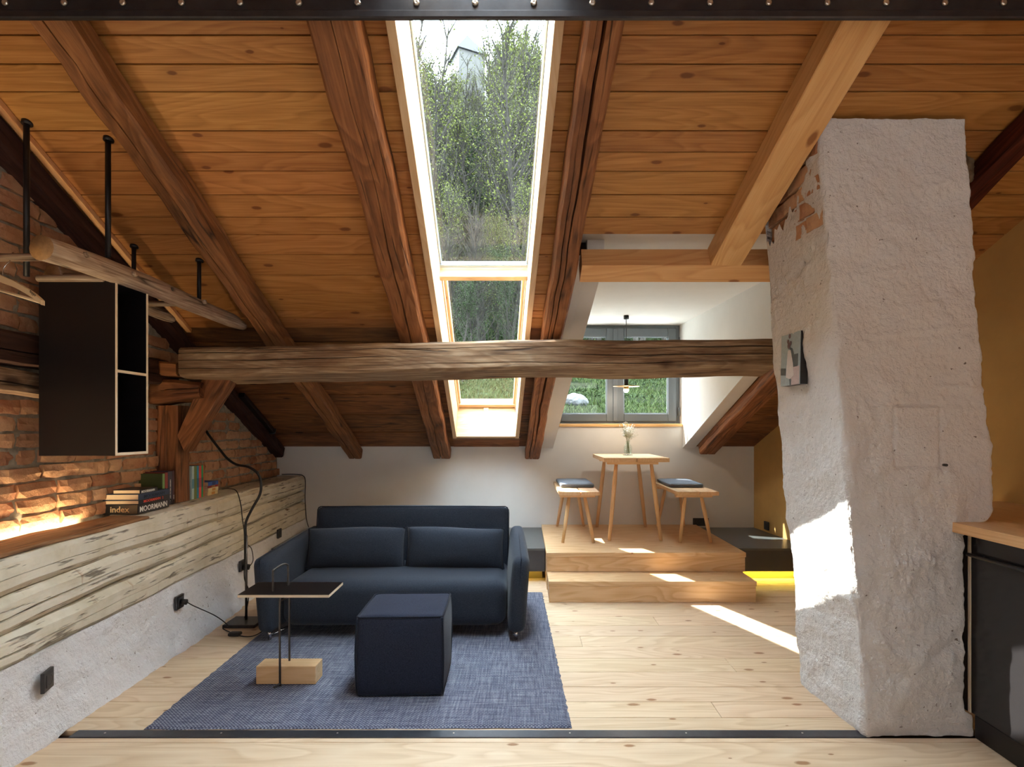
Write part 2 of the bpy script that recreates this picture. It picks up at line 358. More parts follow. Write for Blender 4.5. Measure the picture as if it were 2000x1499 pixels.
def loft(name, qa, qb, mt, parent=None, n=24, k=4, ch=.012, jit=.004, cracks=(), fr=2.0, sag=0.0):
    """hewn timber between two end quads (bottom-left, bottom-right, top-right, top-left seen along the length);
       cracks = (side, u0, u1, depth, width) run as real grooves along a side"""
    qa = [Vector(p) for p in qa]; qb = [Vector(p) for p in qb]
    o = (sum(qa, Vector())+sum(qb, Vector()))/8; x = (sum(qb, Vector())-sum(qa, Vector())); y = qa[1]-qa[0]
    z = x.cross(y).normalized(); m = frame(o, x, z)
    seed = Vector((rnd.uniform(0, 90), rnd.uniform(0, 90), 0)); vs, fs = [], []; per = None
    for i in range(n+1):
        t = i/n; q = [qa[j].lerp(qb[j], t) for j in range(4)]; ring = []
        for s in range(4):
            a, b = q[s], q[(s+1) % 4]; L = (b-a).length; d = (b-a)/L; c = min(ch, L*.3)
            us = [c/L+(1-2*c/L)*j/(k) for j in range(k+1)]; inn = (q[(s+2) % 4]-b).normalized()
            cr = [cc for cc in cracks if cc[0] == s]; pts = [(u, 0) for u in us]
            for cc in cr:
                wv = .05*mn.noise(Vector((t*3.1, cc[1]*7, seed.x)))+.025*mn.noise(Vector((t*14, cc[1]*5, seed.y)))
                u = cc[1]+(cc[2]-cc[1])*t+wv; w = cc[4]/L*(.35+1.1*max(0, .5+mn.noise(Vector((t*4, seed.x, cc[1]*3)))*1.5)); dep = cc[3]*(.2+min(1, w*L/cc[4]))
                if t < .02 or t > .98: pass
                pts = [p for p in pts]+[(u-w/2, 0), (u, dep), (u+w/2, 0)]
            pts.sort(key=lambda p: p[0])
            for (u, dep) in pts:
                ring.append(a+d*(L*u)+inn*dep)
        for p in ring:
            nz = Vector((mn.noise(p*fr*3+seed), mn.noise(p*fr*3+seed+Vector((7, 3, 1))), mn.noise(p*fr*3+seed+Vector((2, 9, 4)))))*jit
            nz += Vector((mn.noise(p*fr+seed), mn.noise(p*fr+seed+Vector((7, 3, 1))), mn.noise(p*fr+seed+Vector((2, 9, 4)))))*jit*1.6
            vs.append(p+nz+Vector((0, 0, -sag*4*t*(1-t))))
        per = len(ring)
    for i in range(n):
        for j in range(per):
            fs.append((i*per+j, i*per+(j+1) % per, (i+1)*per+(j+1) % per, (i+1)*per+j))
    fs.append(tuple(range(per))[::-1]); fs.append(tuple(n*per+j for j in range(per)))
    ob = mk(name, vs, fs, mt, parent, m); fix(ob.data); return ob
def prism(name, poly, ext, mt, parent=None, mat=None):
    """poly = world points, ext = extrusion vector"""
    poly = [Vector(p) for p in poly]; n = len(poly); e = Vector(ext); vs = poly+[p+e for p in poly]
    fs = [tuple(range(n)), tuple(range(n, 2*n))[::-1]]+[(i, i+n, (i+1) % n+n, (i+1) % n) for i in range(n)]
    o = mk(name, vs, fs, mt, parent, mat); fix(o.data); return o
def text(name, body, size, m, mt, parent, bold=0.0, ext=.0004, xs=1.0):
    cu = bpy.data.curves.new(name, 'FONT'); cu.body = body; cu.size = size; cu.extrude = ext; cu.offset = bold; cu.align_x = 'LEFT'; cu.resolution_u = 2
    t = bpy.data.objects.new(name, cu); COL.objects.link(t)
    me = bpy.data.meshes.new_from_object(t.evaluated_get(bpy.context.evaluated_depsgraph_get())); bpy.data.objects.remove(t)
    for v in me.vertices: v.co.x *= xs
    return put(name, me, mt, parent, m)
def copy_tree(o, parent=None):
    c = o.copy(); COL.objects.link(c)
    if parent is not None: c.parent = parent
    for ch in list(o.children): copy_tree(ch, c)
    return c
# ------------------------------------------------------------------ geometry of the place
RA, S = 3.757, .447; SN = Vector((0, .408, .913)); KX = -.07
def at(px, py, Y): return Vector(((px-CX)/F*Y, Y, H-(py-CY)/F*Y))
def onz(px, py, z): return at(px, py, F*(H-z)/(py-CY))
def onroof(px, py, off=0.0): return at(px, py, (RA+off-H)/(S+(CY-py)/F))
def R(X, Y, t=0.0): return Vector((X, Y, RA-S*Y))+SN*t
def lerp(a, b, t): return a+(b-a)*t
def xw(Y): return -2.03-.0715*(Y-2.18)       # face of the log wall
def xb(Y): return xw(Y)-.285                 # face of the bricks
def xr(Y): return 2.40-.08*(Y-5.9)           # clay wall on the right
def xl(Y): return lerp(-.4725, -.585, (Y-2.079)/(4.021-2.079))   # skylight opening, left
def xq(Y): return lerp(.1077, -.0037, (Y-2.079)/(4.021-2.079))   # skylight opening, right
def xdl(Y): return .295-.064*(Y-5.9)         # dormer cheeks
def xdr(Y): return 1.652-.07*(Y-5.9)
YB, YSK = 5.9, 5.565                         # back wall, foot of the skylight
ZD = 2.42                                    # dormer ceiling
YH = 3.09                                    # upper edge of the dormer hole
# ================================================================== STRUCTURE
# ---- roof: slab pieces with boards under it
ceil = root('ceiling', kind='structure')
vs, fs = [], []
def slab(poly, t0=.024, t1=.30):
    b = len(vs); n = len(poly)
    for t in (t0, t1):
        for X, Y in poly: vs.append(R(X, Y, t))
    fs.append(tuple(b+i for i in range(n))); fs.append(tuple(b+n+i for i in range(n))[::-1])
    for i in range(n): fs.append((b+i, b+n+i, b+n+(i+1) % n, b+(i+1) % n))
Yn = -1.0
ztop = 1.0                                    # the skylight runs on above the steel beam up to here
slab([(xb(Yn)-.4, Yn), (xl(Yn)-.04, Yn), (xl(6.2)-.04, 6.2), (xb(6.2)-.4, 6.2)])
slab([(xl(Yn)-.04, Yn), (xq(Yn)+.04, Yn), (xq(ztop)+.04, ztop), (xl(ztop)-.04, ztop)])
slab([(xl(YSK)-.04, YSK+.04), (xq(YSK)+.04, YSK+.04), (xq(6.2)+.04, 6.2), (xl(6.2)-.04, 6.2)])
slab([(xq(Yn)+.04, Yn), (xr(Yn)+.4, Yn), (xr(YH)+.4, YH), (xq(YH)+.04, YH)])
slab([(xq(YH)+.04, YH), (xdl(YH)-.19, YH), (xdl(3.27)-.19, 3.27), (xdl(3.27), 3.27), (xdl(6.2), 6.2), (xq(6.2)+.04, 6.2)])
slab([(xdr(3.27), 3.27), (xdr(3.27)+.12, 3.27), (xdr(YH)+.12, YH), (xr(YH)+.4, YH), (xr(6.2)+.4, 6.2), (xdr(6.2), 6.2)])
o = mk('roof_backing', vs, fs, M['joint'], ceil); fix(o.data)
# far slope behind the camera
zr = RA-S*Yn
prism('rear_slope', [(-3.2, Yn, zr), (3.4, Yn, zr), (3.4, -4.2, zr-S*3.2), (-3.2, -4.2, zr-S*3.2)], (0, 0, .25), M['pine'], ceil)
def board(x0a, x1a, Ya, x0b, x1b, Yb, mt, t=0.0, th=.02, gap=.0022, name='ceiling_board', seed=0):
    """board on the roof plane between Ya (upper) and Yb (lower)"""
    c = R((x0a+x1b)/2, (Ya+Yb)/2, t+th/2); m = frame(c, (1, 0, 0), SN)
    g = gap*rnd.uniform(.7, 1.6); ya, yb = Ya+g, Yb-g; e = .0016; t += rnd.uniform(-.001, .0012)
    P = []
    for (X, Y, dx, dy, tt) in ((x0a, ya, e, e, 0), (x1a, ya, -e, e, 0), (x1b, yb, -e, -e, 0), (x0b, yb, e, -e, 0)): P.append(R(X+dx, Y+dy, t))
    for tt in (t+e, t+th):
        for (X, Y) in ((x0a, ya), (x1a, ya), (x1b, yb), (x0b, yb)): P.append(R(X, Y, tt))
    f = [(0, 1, 2, 3), (8, 11, 10, 9)]
    for a in (0, 4):
        for i in range(4): f.append((a+i, a+4+i, a+4+(i+1) % 4, a+(i+1) % 4))
    o = mk(name, P, f, mt, ceil, m); fix(o.data); return o
def yroof(py): return (RA-H)/(S+(CY-py)/F)
ys = [yroof(y) for y in (20, 69, 126, 180, 256, 298, 335, 381, 425, 459, 498, 538, 575, 607.5, 621.5, 641)]
near = [ys[0]-.115*i for i in range(1, 9)][::-1]
ys = near+ys
for a, b in zip(ys[:-1], ys[1:]):
    if b < ztop: board(xb(a)-.02, xr(a)+.02, a, xb(b)-.02, xr(b)+.02, b, M['pine']); continue
    board(xb(a)-.02, xl(a)-.036, a, xb(b)-.02, xl(b)-.036, b, M['pine'])
    if a < yroof(459)-.01: board(xq(a)+.036, xr(a)+.02, a, xq(b)+.036, xr(b)+.02, b, M['pine'])
    else:
        board(xq(a)+.036, xdl(a)-.19, a, xq(b)+.036, xdl(b)-.19, b, M['pine'])
        board(xdr(a)+.12, xr(a)+.02, a, xdr(b)+.12, xr(b)+.02, b, M['pine'])
# right-hand piece of the last pine board, notched as in the photograph
yd = [yroof(y) for y in (641, 672, 706, 741, 773.6, 813, 847, 876)]
for i, (a, b) in enumerate(zip(yd[:-1], yd[1:])):
    t = .014; k = dict(gap=.006, t=t)
    if b < YSK+.05 or a < YSK:
        bb = b
        board(xb(a)-.02, xl(a)-.036, a, xb(b)-.02, xl(b)-.036, b, M['dark_board'], **k)
        board(xq(a)+.036, xdl(a)-.19, a, xq(b)+.036, xdl(b)-.19, b, M['dark_board'], **k)
    else: board(xb(a)-.02, xdl(a)-.19, a, xb(b)-.02, xdl(b)-.19, b, M['dark_board'], **k)
    board(xdr(a)+.12, xr(a)+.02, a, xdr(b)+.12, xr(b)+.02, b, M['dark_board'], **k)
board(xl(5.66)-.05, xq(5.66)+.05, 5.70, xl(5.9)-.05, xq(5.9)+.05, 5.9, M['dark_board'], t=.012)
board(xl(5.6)-.05, xq(5.6)+.05, YSK+.045, xl(5.7)-.05, xq(5.7)+.05, 5.70, M['purlin'], t=.004)
# ---- dormer shell (white) with its soffit strips
vs, fs = [], []
def P4(a, b, c, d):
    i = len(vs); vs.extend([a, b, c, d]); fs.append((i, i+1, i+2, i+3))
def zf(Y): return RA-S*Y
dorm = root('dormer', kind='structure')
for nm, fx, sg in (('cheek_left', xdl, -1), ('cheek_right', xdr, 1)):
    a, b = 3.275, YB+.14
    pts = [(fx(a), a, ZD+.02), (fx(b), b, ZD+.02), (fx(b), b, 1.30), (fx(YB), YB+.012, 1.08), (fx(YB), YB+.012, zf(YB)-.004), (fx(a), a, zf(a))]
    prism(nm, pts, (sg*.10, 0, 0), M['wall'], dorm)
prism('dormer_ceiling', [(xdl(3.06)-.34, 3.06, ZD), (xdr(3.06)+.16, 3.06, ZD), (xdr(6.1)+.16, 6.07, ZD), (xdl(6.1)-.34, 6.07, ZD)], (0, 0, .14), M['wall'], dorm)
for fx, w0, w1, nm in ((xdl, -.19, .0, 'soffit_strip'), (xdr, .0, .125, 'soffit_strip')):
    a, b = 3.268, YB
    prism(nm, [R(fx(a)+w0, a, .003), R(fx(a)+w1, a, .003), R(fx(b)+w1, b, -.003), R(fx(b)+w0, b, -.003)], SN*.035, M['wall'], dorm)
# ---- back wall with window hole
X0, X1 = -2.62, 2.62
ZS = 1.345
wb = root('wall_back', kind='structure')
prism('wall_face', [(X0, YB, 0), (X1, YB, 0), (X1, YB, 1.16), (xdr(YB), YB, 1.16), (xdr(YB), YB, ZS), (xdl(YB)-.02, YB, ZS), (xdl(YB)-.02, YB, 1.16), (X0, YB, 1.16)], (0, .22, 0), M['wall'], wb)
# ---- dormer window
XA, XB2, ZA, ZB = xdl(YB)-.03, 1.642, 1.372, 2.42
wn = root('window_2', (XA, 6.0, ZA), kind='structure')
box('sill_board', xdl(YB)-.02, xdr(YB)-.005, YB-.022, 6.06, ZS-.003, ZS+.028, M['new_pine'], wn, bev=.003)
def framebars(nm, x0, x1, z0, z1, y0, y1, wl, wr_, wb_, wt, mt, par, bev=.003):
    box(nm, x0, x0+wl, y0, y1, z0, z1, mt, par, bev); box(nm, x1-wr_, x1, y0, y1, z0, z1, mt, par, bev)
    box(nm, x0+wl, x1-wr_, y0, y1, z0, z0+wb_, mt, par, bev); box(nm, x0+wl, x1-wr_, y0, y1, z1-wt, z1, mt, par, bev)
framebars('outer_frame', XA, XB2, ZA, ZB, 5.985, 6.05, .04, .045, .035, .035, M['win_frame'], wn)
xm = .955
for (a, b) in ((XA+.03, xm), (xm+.005, XB2-.035)):
    framebars('sash_bar', a, b, ZA+.025, ZB-.03, 5.962, 6.03, .09, .09, .085, .095, M['win_frame'], wn, .006)
    framebars('glazing_bead', a+.085, b-.085, ZA+.105, ZB-.12, 5.972, 5.99, .012, .012, .012, .012, M['win_frame'], wn, .002)
    box('pane', a+.09, b-.09, 5.995, 6.001, ZA+.11, ZB-.125, M['pane'], wn, bev=0)
box('center_cover', xm-.022, xm+.028, 5.945, 5.965, ZA+.03, ZB-.04, M['win_frame'], wn, .004)
for z in (1.50, 2.24): tube('hinge', [(XB2-.012, 5.95, z-.045), (XB2-.012, 5.95, z+.045)], .009, M['win_frame'], wn, n=1)
# ---- skylight: lining, frames, panes
sk = root('window_1', R(-.25, 4.0, .1), kind='structure')
TG = .30
def skplank(fx, w0, w1, name, mt=M['lining'], a=ztop, b=YSK, t0=-.034, t1=TG):
    qa = [R(fx(a)+w0, a, t0), R(fx(a)+w1, a, t0), R(fx(a)+w1, a, t1), R(fx(a)+w0, a, t1)]
    qb = [R(fx(b)+w0, b, t0), R(fx(b)+w1, b, t0), R(fx(b)+w1, b, t1), R(fx(b)+w0, b, t1)]
    return loft(name, qa, qb, mt, sk, n=2, k=1, ch=.002, jit=0)
skplank(xl, -.036, 0, 'lining_board', b=YSK+.03); skplank(xq, 0, .036, 'lining_board', b=YSK+.03)
loft('lining_board', [R(xl(YSK), YSK, -.03), R(xl(YSK), YSK+.032, -.03), R(xl(YSK), YSK+.032, .36), R(xl(YSK), YSK, .36)],
     [R(xq(YSK), YSK, -.03), R(xq(YSK), YSK+.032, -.03), R(xq(YSK), YSK+.032, .36), R(xq(YSK), YSK, .36)], M['lining'], sk, n=2, k=1, ch=.002, jit=0)
loft('lining_board', [R(xl(ztop), ztop-.03, -.03), R(xl(ztop), ztop, -.03), R(xl(ztop), ztop, TG), R(xl(ztop), ztop-.03, TG)],
     [R(xq(ztop), ztop-.03, -.03), R(xq(ztop), ztop, -.03), R(xq(ztop), ztop, TG), R(xq(ztop), ztop-.03, TG)], M['lining'], sk, n=2, k=1, ch=.002, jit=0)
def skx(a, b, Y0, Y1, t0, t1, name, mt, ia=0, ib=0):
    Ym = (Y0+Y1)/2
    qa = [R(a(Ym)+ia, Y0, t0), R(a(Ym)+ia, Y1, t0), R(a(Ym)+ia, Y1, t1), R(a(Ym)+ia, Y0, t1)]
    qb = [R(b(Ym)+ib, Y0, t0), R(b(Ym)+ib, Y1, t0), R(b(Ym)+ib, Y1, t1), R(b(Ym)+ib, Y0, t1)]
    return loft(name, qa, qb, mt, sk, n=2, k=1, ch=.003, jit=0)
def sky_(fx, w0, w1, Y0, Y1, t0, t1, name, mt):
    qa = [R(fx(Y0)+w0, Y0, t0), R(fx(Y0)+w1, Y0, t0), R(fx(Y0)+w1, Y0, t1), R(fx(Y0)+w0, Y0, t1)]
    qb = [R(fx(Y1)+w0, Y1, t0), R(fx(Y1)+w1, Y1, t0), R(fx(Y1)+w1, Y1, t1), R(fx(Y1)+w0, Y1, t1)]
    return loft(name, qa, qb, mt, sk, n=2, k=1, ch=.003, jit=0)
# the crossbar between the fixed upper light and the opening lower light
skx(xl, xq, 3.635, 3.675, .212, .30, 'crossbar', M['lining'])
skx(xl, xq, 3.60, 3.625, .275, .31, 'metal_bar', M['alu'])
# upper: glass sits in thin rebate
def pane(Y0, Y1, t, ins=.0):
    vs = [R(xl(Y0)+ins, Y0, t), R(xq(Y0)-ins, Y0, t), R(xq(Y1)-ins, Y1, t), R(xl(Y1)+ins, Y1, t)]
    prism('pane', vs, SN*.006, M['pane'], sk)
sky_(xl, 0, .012, ztop, 3.62, .285, .31, 'edge_gasket', M['alu']); sky_(xq, -.012, 0, ztop, 3.62, .285, .31, 'edge_gasket', M['alu'])
pane(ztop, 3.62, .292)
# lower: outer frame then sash
Y0, Y1 = 3.70, YSK+.03
sky_(xl, 0, .010, Y0, Y1, .27, .36, 'outer_frame', M['lining']); sky_(xq, -.010, 0, Y0, Y1, .27, .36, 'outer_frame', M['lining'])
skx(xl, xq, Y1-.03, Y1+.01, .275, .36, 'outer_frame', M['lining'])
sky_(xl, .010, .03, Y0, Y1-.03, .31, .36, 'sash_bar', M['lining']); sky_(xq, -.03, -.010, Y0, Y1-.03, .30, .36, 'sash_bar', M['lining'])
skx(xl, xq, Y1-.085, Y1-.03, .29, .36, 'sash_bar', M['lining'], .010, -.010)
pane(Y0, Y1-.08, .33, .028)
hd = box('handle', -.415, -.365, 0, .02, 0, .03, M['white_paint'], sk, .004, pre=Matrix.Translation(R(0, Y1-.03, .255)))
tube('handle_lever', [R(-.385, Y1-.02, .25), R(-.385, Y1-.03, .22), R(-.40, Y1-.03, .215), R(-.48, Y1-.03, .215)], .006, M['white_paint'], sk, n=3)
# ---- floor
fl = root('floor', kind='structure')
box('subfloor', -2.7, 2.8, -4.2, YB+.2, -.14, -.024, M['joint'], fl, bev=0)
fy = [2.461, 2.574, 2.724, 2.881, 3.057, 3.24, 3.411, 3.585, 3.78, 3.956]
while fy[-1] < YB: fy.append(fy[-1]+rnd.uniform(.15, .18))
def plank(x0, x1, y0, y1, g=.0018):
    z = rnd.uniform(-.0012, 0)
    box('floor_plank', x0+.001, x1-.001, y0+g, y1-g, -.024, z, M['floor'], fl, bev=.0015, long='x')
for i, (a, b) in enumerate(zip(fy[:-1], fy[1:])):
    L, Rr = xw(a)-.12, xr(a)+.05
    cut = [None, .9, None, -.6, 1.15, None, .35][i % 7]
    if cut is None: plank(L, Rr, a, b)
    else: plank(L, cut, a, b); plank(cut, Rr, a, b)
box('floor_plank', xw(2.4)-.12, 2.6, 2.3705, 2.402, -.024, 0, M['floor'], fl, bev=.0015)
yy = 2.3695
while yy > -3.9:
    box('floor_plank', -2.35, 2.75, yy-.42, yy-.001, -.024, rnd.uniform(-.0008, 0), M['floor'], fl, bev=.0015, long='x'); yy -= .421
ts = root('trim_1', (0, 2.432, 0), kind='structure')
box('steel_strip', xw(2.43)+.1, 1.46, 2.404, 2.4595, -.02, .004, M['strip'], ts, bev=.001)
for i in range(8):
    p = onz(205+i*227, 1435, .004); p.x = (205+i*227-CX)/F*2.435
    if p.x < 1.4: lathe('screw_head', [(.0042, 0), (.0042, .0012), (.002, .0016)], (p.x, 2.435, .0035), M['screw'], ts, 10)
# ---- left wall: mortar core, bricks, logs, plaster base
wl = root('wall_left', kind='structure')
Yf = -4.2
prism('masonry_core', [(xb(Yf)-.016, Yf, 0), (xb(YB)-.016, YB, 0), (xb(YB)-.016, YB, zf(YB)+.05), (xb(Yn)-.016, Yn, zf(Yn)+.05), (xb(Yf)-.016, Yf, zf(Yn)-S*3.2)], (-.25, 0, 0), M['mortar'], wl)
# bedding mortar: a rough skin between bricks
def roughgrid(name, f, nu, nv, mt, parent, amp, fr, smooth=True, extra=None):
    vs, fs = [], []
    for i in range(nu+1):
        for j in range(nv+1):
            p, nrm = f(i/nu, j/nv)
            d = mn.fractal(p*fr, .9, 2.0, 4)*amp+mn.fractal(p*fr*5, .9, 2.0, 3)*amp*.25
            if extra: d += extra(p)
            vs.append(p+nrm*d)
    for i in range(nu):
        for j in range(nv):
            a = i*(nv+1)+j; fs.append((a, a+1, a+nv+2, a+nv+1))
    o = mk(name, vs, fs, mt, parent, smooth=smooth); return o
u = Vector((-.0715, 1, 0)).normalized(); un = Vector((u.y, -u.x, 0))
ang = math.atan2(u.y, u.x)
# brick meshes
def brickmesh(L, hgt, D):
    N = 6; bm = bmesh.new(); bmesh.ops.create_cube(bm, size=1)
    bmesh.ops.subdivide_edges(bm, edges=[e for e in bm.edges if abs(e.verts[0].co.x-e.verts[1].co.x) > .5], cuts=4)
    bmesh.ops.subdivide_edges(bm, edges=[e for e in bm.edges if abs(e.verts[0].co.z-e.verts[1].co.z) > .5], cuts=1)
    s = Vector((rnd.random()*50, 0, 0))
    for v in bm.verts:
        c = v.co; e = (abs(c.x) > .49)+(abs(c.z) > .49)
        v.co = Vector((c.x*L, c.y*D, c.z*hgt))
        if c.y < 0 and e == 2: v.co.y += .012
        elif c.y < 0 and e == 1: v.co.y += .003
        v.co += Vector((mn.noise(v.co*18+s), mn.noise(v.co*14+s*2), mn.noise(v.co*18+s*3)))*.007
    me = bpy.data.meshes.new('brick'); bm.to_mesh(me); bm.free(); me.materials.append(M['brick']); return me
BM = [brickmesh(.235, .064, .08) for _ in range(8)]; BH = [brickmesh(.115, .064, .08) for _ in range(4)]
nb = 0
def brick(Yc, zc, me, proud=0.0, fx=xb, parent=wl):
    global nb
    p = Vector((fx(Yc), Yc, zc))+un*(-.04+.004+proud)
    # local x along wall, local -y out of the wall
    m = frame(p, -u, (0, 0, 1)) @ Matrix.Rotation(rnd.uniform(-.012, .012), 4, 'Z') @ Matrix.Rotation(rnd.uniform(-.014, .014), 4, 'Y')
    m = Matrix.Translation(p) @ Matrix.Rotation(ang, 4, 'Z') @ Matrix.Rotation(rnd.uniform(-.012, .012), 4, 'Z') @ Matrix.Rotation(rnd.uniform(-.014, .014), 4, 'Y')
    put('brick', me, None, parent, m); nb += 1
z = .872; row = 0
while z < 2.95:
    if not (1.47 < z+.03 and z-.03 < 1.76):
        Yc = 1.62+(.125 if row % 2 else 0)+rnd.uniform(-.02, .02)
        if z > 1.8: Yc = max(Yc, 1.62)
        while Yc < 5.83:
            hd_ = rnd.random() < .16; L = .115 if hd_ else .235
            if z+.03 < zf(Yc+L/2)-.10: brick(Yc+L/2, z+rnd.uniform(-.003, .003), rnd.choice(BH if hd_ else BM), rnd.uniform(-.004, .012))
            Yc += L+.014
    z += .0785; row += 1
def mort(a, b):
    Y = lerp(1.5, 5.88, a); zt = zf(Y)-.02; zz = lerp(.80, zt, b); return Vector((xb(Y)-.008, Y, zz)), un
roughgrid('mortar_bed', mort, 300, 90, M['mortar'], wl, .010, 14)
# logs
def logquad(Y, z0, z1, back=.22, round_=0):
    return [(xw(Y), Y, z0), (xw(Y)-back, Y, z0), (xw(Y)-back, Y, z1), (xw(Y), Y, z1)]
def log(z0a, z1a, z0b, z1b, mt, name='wall_log', back=.243, ch=.03, Ya=-1.0, Yb=YB-.005, cracks=()):
    qa = [(xw(Ya)-back, Ya, z0a), (xw(Ya), Ya, z0a), (xw(Ya), Ya, z1a), (xw(Ya)-back, Ya, z1a)]
    qb = [(xw(Yb)-back, Yb, z0b), (xw(Yb), Yb, z0b), (xw(Yb), Yb, z1b), (xw(Yb)-back, Yb, z1b)]
    return loft(name, qa, qb, mt, wl, n=90, k=4, ch=ch, jit=.008, cracks=cracks, fr=1.6)
def lg(z): return z
log(.662, .812, .672, .822, [M['painted_log']], cracks=((1, .55, .35, .03, .010),))
log(.455, .655, .570, .664, [M['painted_log']], cracks=((1, .3, .6, .03, .008),))
log(.360, .448, .362, .562, [M['painted_log']], cracks=((1, .3, .65, .03, .008),))
# bare worn ledge board on top of the uppermost log
for Ya, Yb, mt_ in ((-1.0, 3.18, M['shelf_wood']), (3.182, YB-.01, M['painted_log'])): loft('ledge', [(xw(Ya)-.242, Ya, .806), (xw(Ya)-.018, Ya, .806), (xw(Ya)-.022, Ya, .824+.002*Ya/6), (xw(Ya)-.242, Ya, .832)], [(xw(Yb)-.242, Yb, .812), (xw(Yb)-.018, Yb, .812), (xw(Yb)-.022, Yb, .828), (xw(Yb)-.242, Yb, .834)], mt_, wl, n=60, k=4, ch=.006, jit=.004)
# plaster base
def basef(a, b):
    Y = lerp(-1.0, YB-.004, a); zz = lerp(0, .378, b); fl_ = .085*(1-b)**1.6*(.8+.3*math.sin(Y*2.1))+.004
    return Vector((xw(Y)+fl_*(1-.5*max(0, min(1, (2.35-Y)*3)))*(1 if Y > 2.2 else .9), Y, zz)), un
roughgrid('plaster_base', basef, 420, 34, M['base_plaster'], wl, .015, 7)
prism('base_core', [(xw(Yf)-.25, Yf, 0), (xw(YB)-.25, YB, 0), (xw(YB)-.004, YB, 0), (xw(Yf)-.004, Yf, 0)], (0, 0, .37), M['base_plaster'], wl)
# ---- right wall, rear wall
wr_ = root('wall_right', kind='structure')
prism('clay_wall', [(xr(Yf), Yf, 0), (xr(YB), YB, 0), (xr(YB), YB, zf(YB)+.1), (xr(Yn), Yn, zf(Yn)+.1), (xr(Yf), Yf, zf(Yn)-S*3.2)], (.25, 0, 0), M['ochre'], wr_)
wf = root('wall_front', kind='structure')
prism('wall_face', [(-2.5, Yf+.05, 0), (3.3, Yf+.05, 0), (3.3, Yf+.05, 3.2), (-2.5, Yf+.05, 3.2)], (0, -.2, 0), M['wall'], wf)
# ================================================================== TIMBERS
def under(px, py): return onroof(px, py, -.13)
def rafter(label, L0, L1, R0, R1, mt, name='rafter', dep=.118, n=70, jit=.005, cracks=((0, .45, .5, .03, .007),), ch=.012, ext=.35, group=None, keep=False):
    a, b = under(*L0), under(*R0); c, d = under(*L1), under(*R1)
    da = (a-c); db = (b-d); a2 = a+da*ext; b2 = b+db*ext; b2.y = a2.y = (a2.y+b2.y)/2; a2.z = b2.z = RA-.13-S*a2.y
    d.y = c.y = (c.y+d.y)/2; c.z = d.z = RA-.13-S*c.y
    o = loft(name, [a2, b2, b2+SN*dep, a2+SN*dep], [c, d, d+SN*dep, c+SN*dep], mt, None, n, 5, ch, jit, cracks)
    return tag(o, label, 'beam')
Yq = 897
rafter('old roof rafter with a long crack, crossing the pine boards nearest the hanging cabinet', (51, 40), (681, Yq), (133, 40), (707, Yq), M['rafter'], cracks=((0, .38, .5, .035, .010), (1, .5, .6, .02, .005)), jit=.008)
rafter('old cracked roof rafter along the left side of the tall skylight', (597, 40), (847, Yq), (697, 40), (880, Yq), M['rafter'], cracks=((0, .55, .45, .035, .010),), jit=.006)
rafter('old cracked roof rafter along the right side of the tall skylight, before the dormer', (1147, 40), (1025, Yq), (1223, 40), (1053, Yq), M['rafter'], cracks=((0, .5, .55, .04, .011), (0, .25, .3, .02, .005)), jit=.006)
rafter('old rafter slanting down beside the white dormer, under the dark boards at right', (1612, 626), (1366, 888), (1662, 626), (1397, 888), M['rafter'], ext=0, cracks=((0, .4, .5, .03, .008), (3, .5, .5, .02, .006)))
rafter('dark red old rafter at the upper right, behind the chimney by the clay wall', (2000, 264), (1600, 672), (2000, 312), (1640, 672), M['red_rafter'], ext=.9)
# gable rafter over the bricks, with a pale batten
def gx(Y): return xb(Y)+.09
qa = [R(xb(.4)-.02, .4, -.125), R(gx(.4), .4, -.125), R(gx(.4), .4, -.01), R(xb(.4)-.02, .4, -.01)]
qb = [R(xb(YB)-.02, YB-.05, -.125), R(gx(YB), YB-.05, -.125), R(gx(YB), YB-.05, -.01), R(xb(YB)-.02, YB-.05, -.01)]
tag(loft('rafter', qa, qb, M['black_rafter'], None, 60, 4, .012, .007, ((1, .4, .5, .02, .006),)), 'blackened rafter lying against the top of the brick gable wall', 'beam')
qa = [R(gx(.4)+.012, .4, -.03), R(gx(.4)+.045, .4, -.03), R(gx(.4)+.045, .4, -.002), R(gx(.4)+.012, .4, -.002)]
qb = [R(gx(3.9)+.012, 3.9, -.03), R(gx(3.9)+.045, 3.9, -.03), R(gx(3.9)+.045, 3.9, -.002), R(gx(3.9)+.012, 3.9, -.002)]
tag(loft('batten', qa, qb, M['new_pine'], None, 6, 1, .002, .001), 'thin pale batten where pine ceiling boards meet the blackened gable rafter', 'batten')
br = root('beam_bracket', R(gx(5.3), 5.1, -.09), label='dark iron strap bolted along the blackened gable rafter near the white wall', cat='bracket')
qa = [R(gx(4.75)+.002, 4.75, -.05), R(gx(4.75)+.05, 4.75, -.05), R(gx(4.75)+.05, 4.75, -.012), R(gx(4.75)+.002, 4.75, -.012)]
qb = [R(gx(5.45)+.002, 5.45, -.05), R(gx(5.45)+.05, 5.45, -.05), R(gx(5.45)+.05, 5.45, -.012), R(gx(5.45)+.002, 5.45, -.012)]
loft('strap', qa, qb, M['rod'], br, 3, 1, .002, 0); tube('clamp', [R(gx(5.43)-.01, 5.43, -.06), R(gx(5.43)+.055, 5.43, -.06), R(gx(5.43)+.055, 5.43, -.01)], .006, M['steel'], br, n=2)
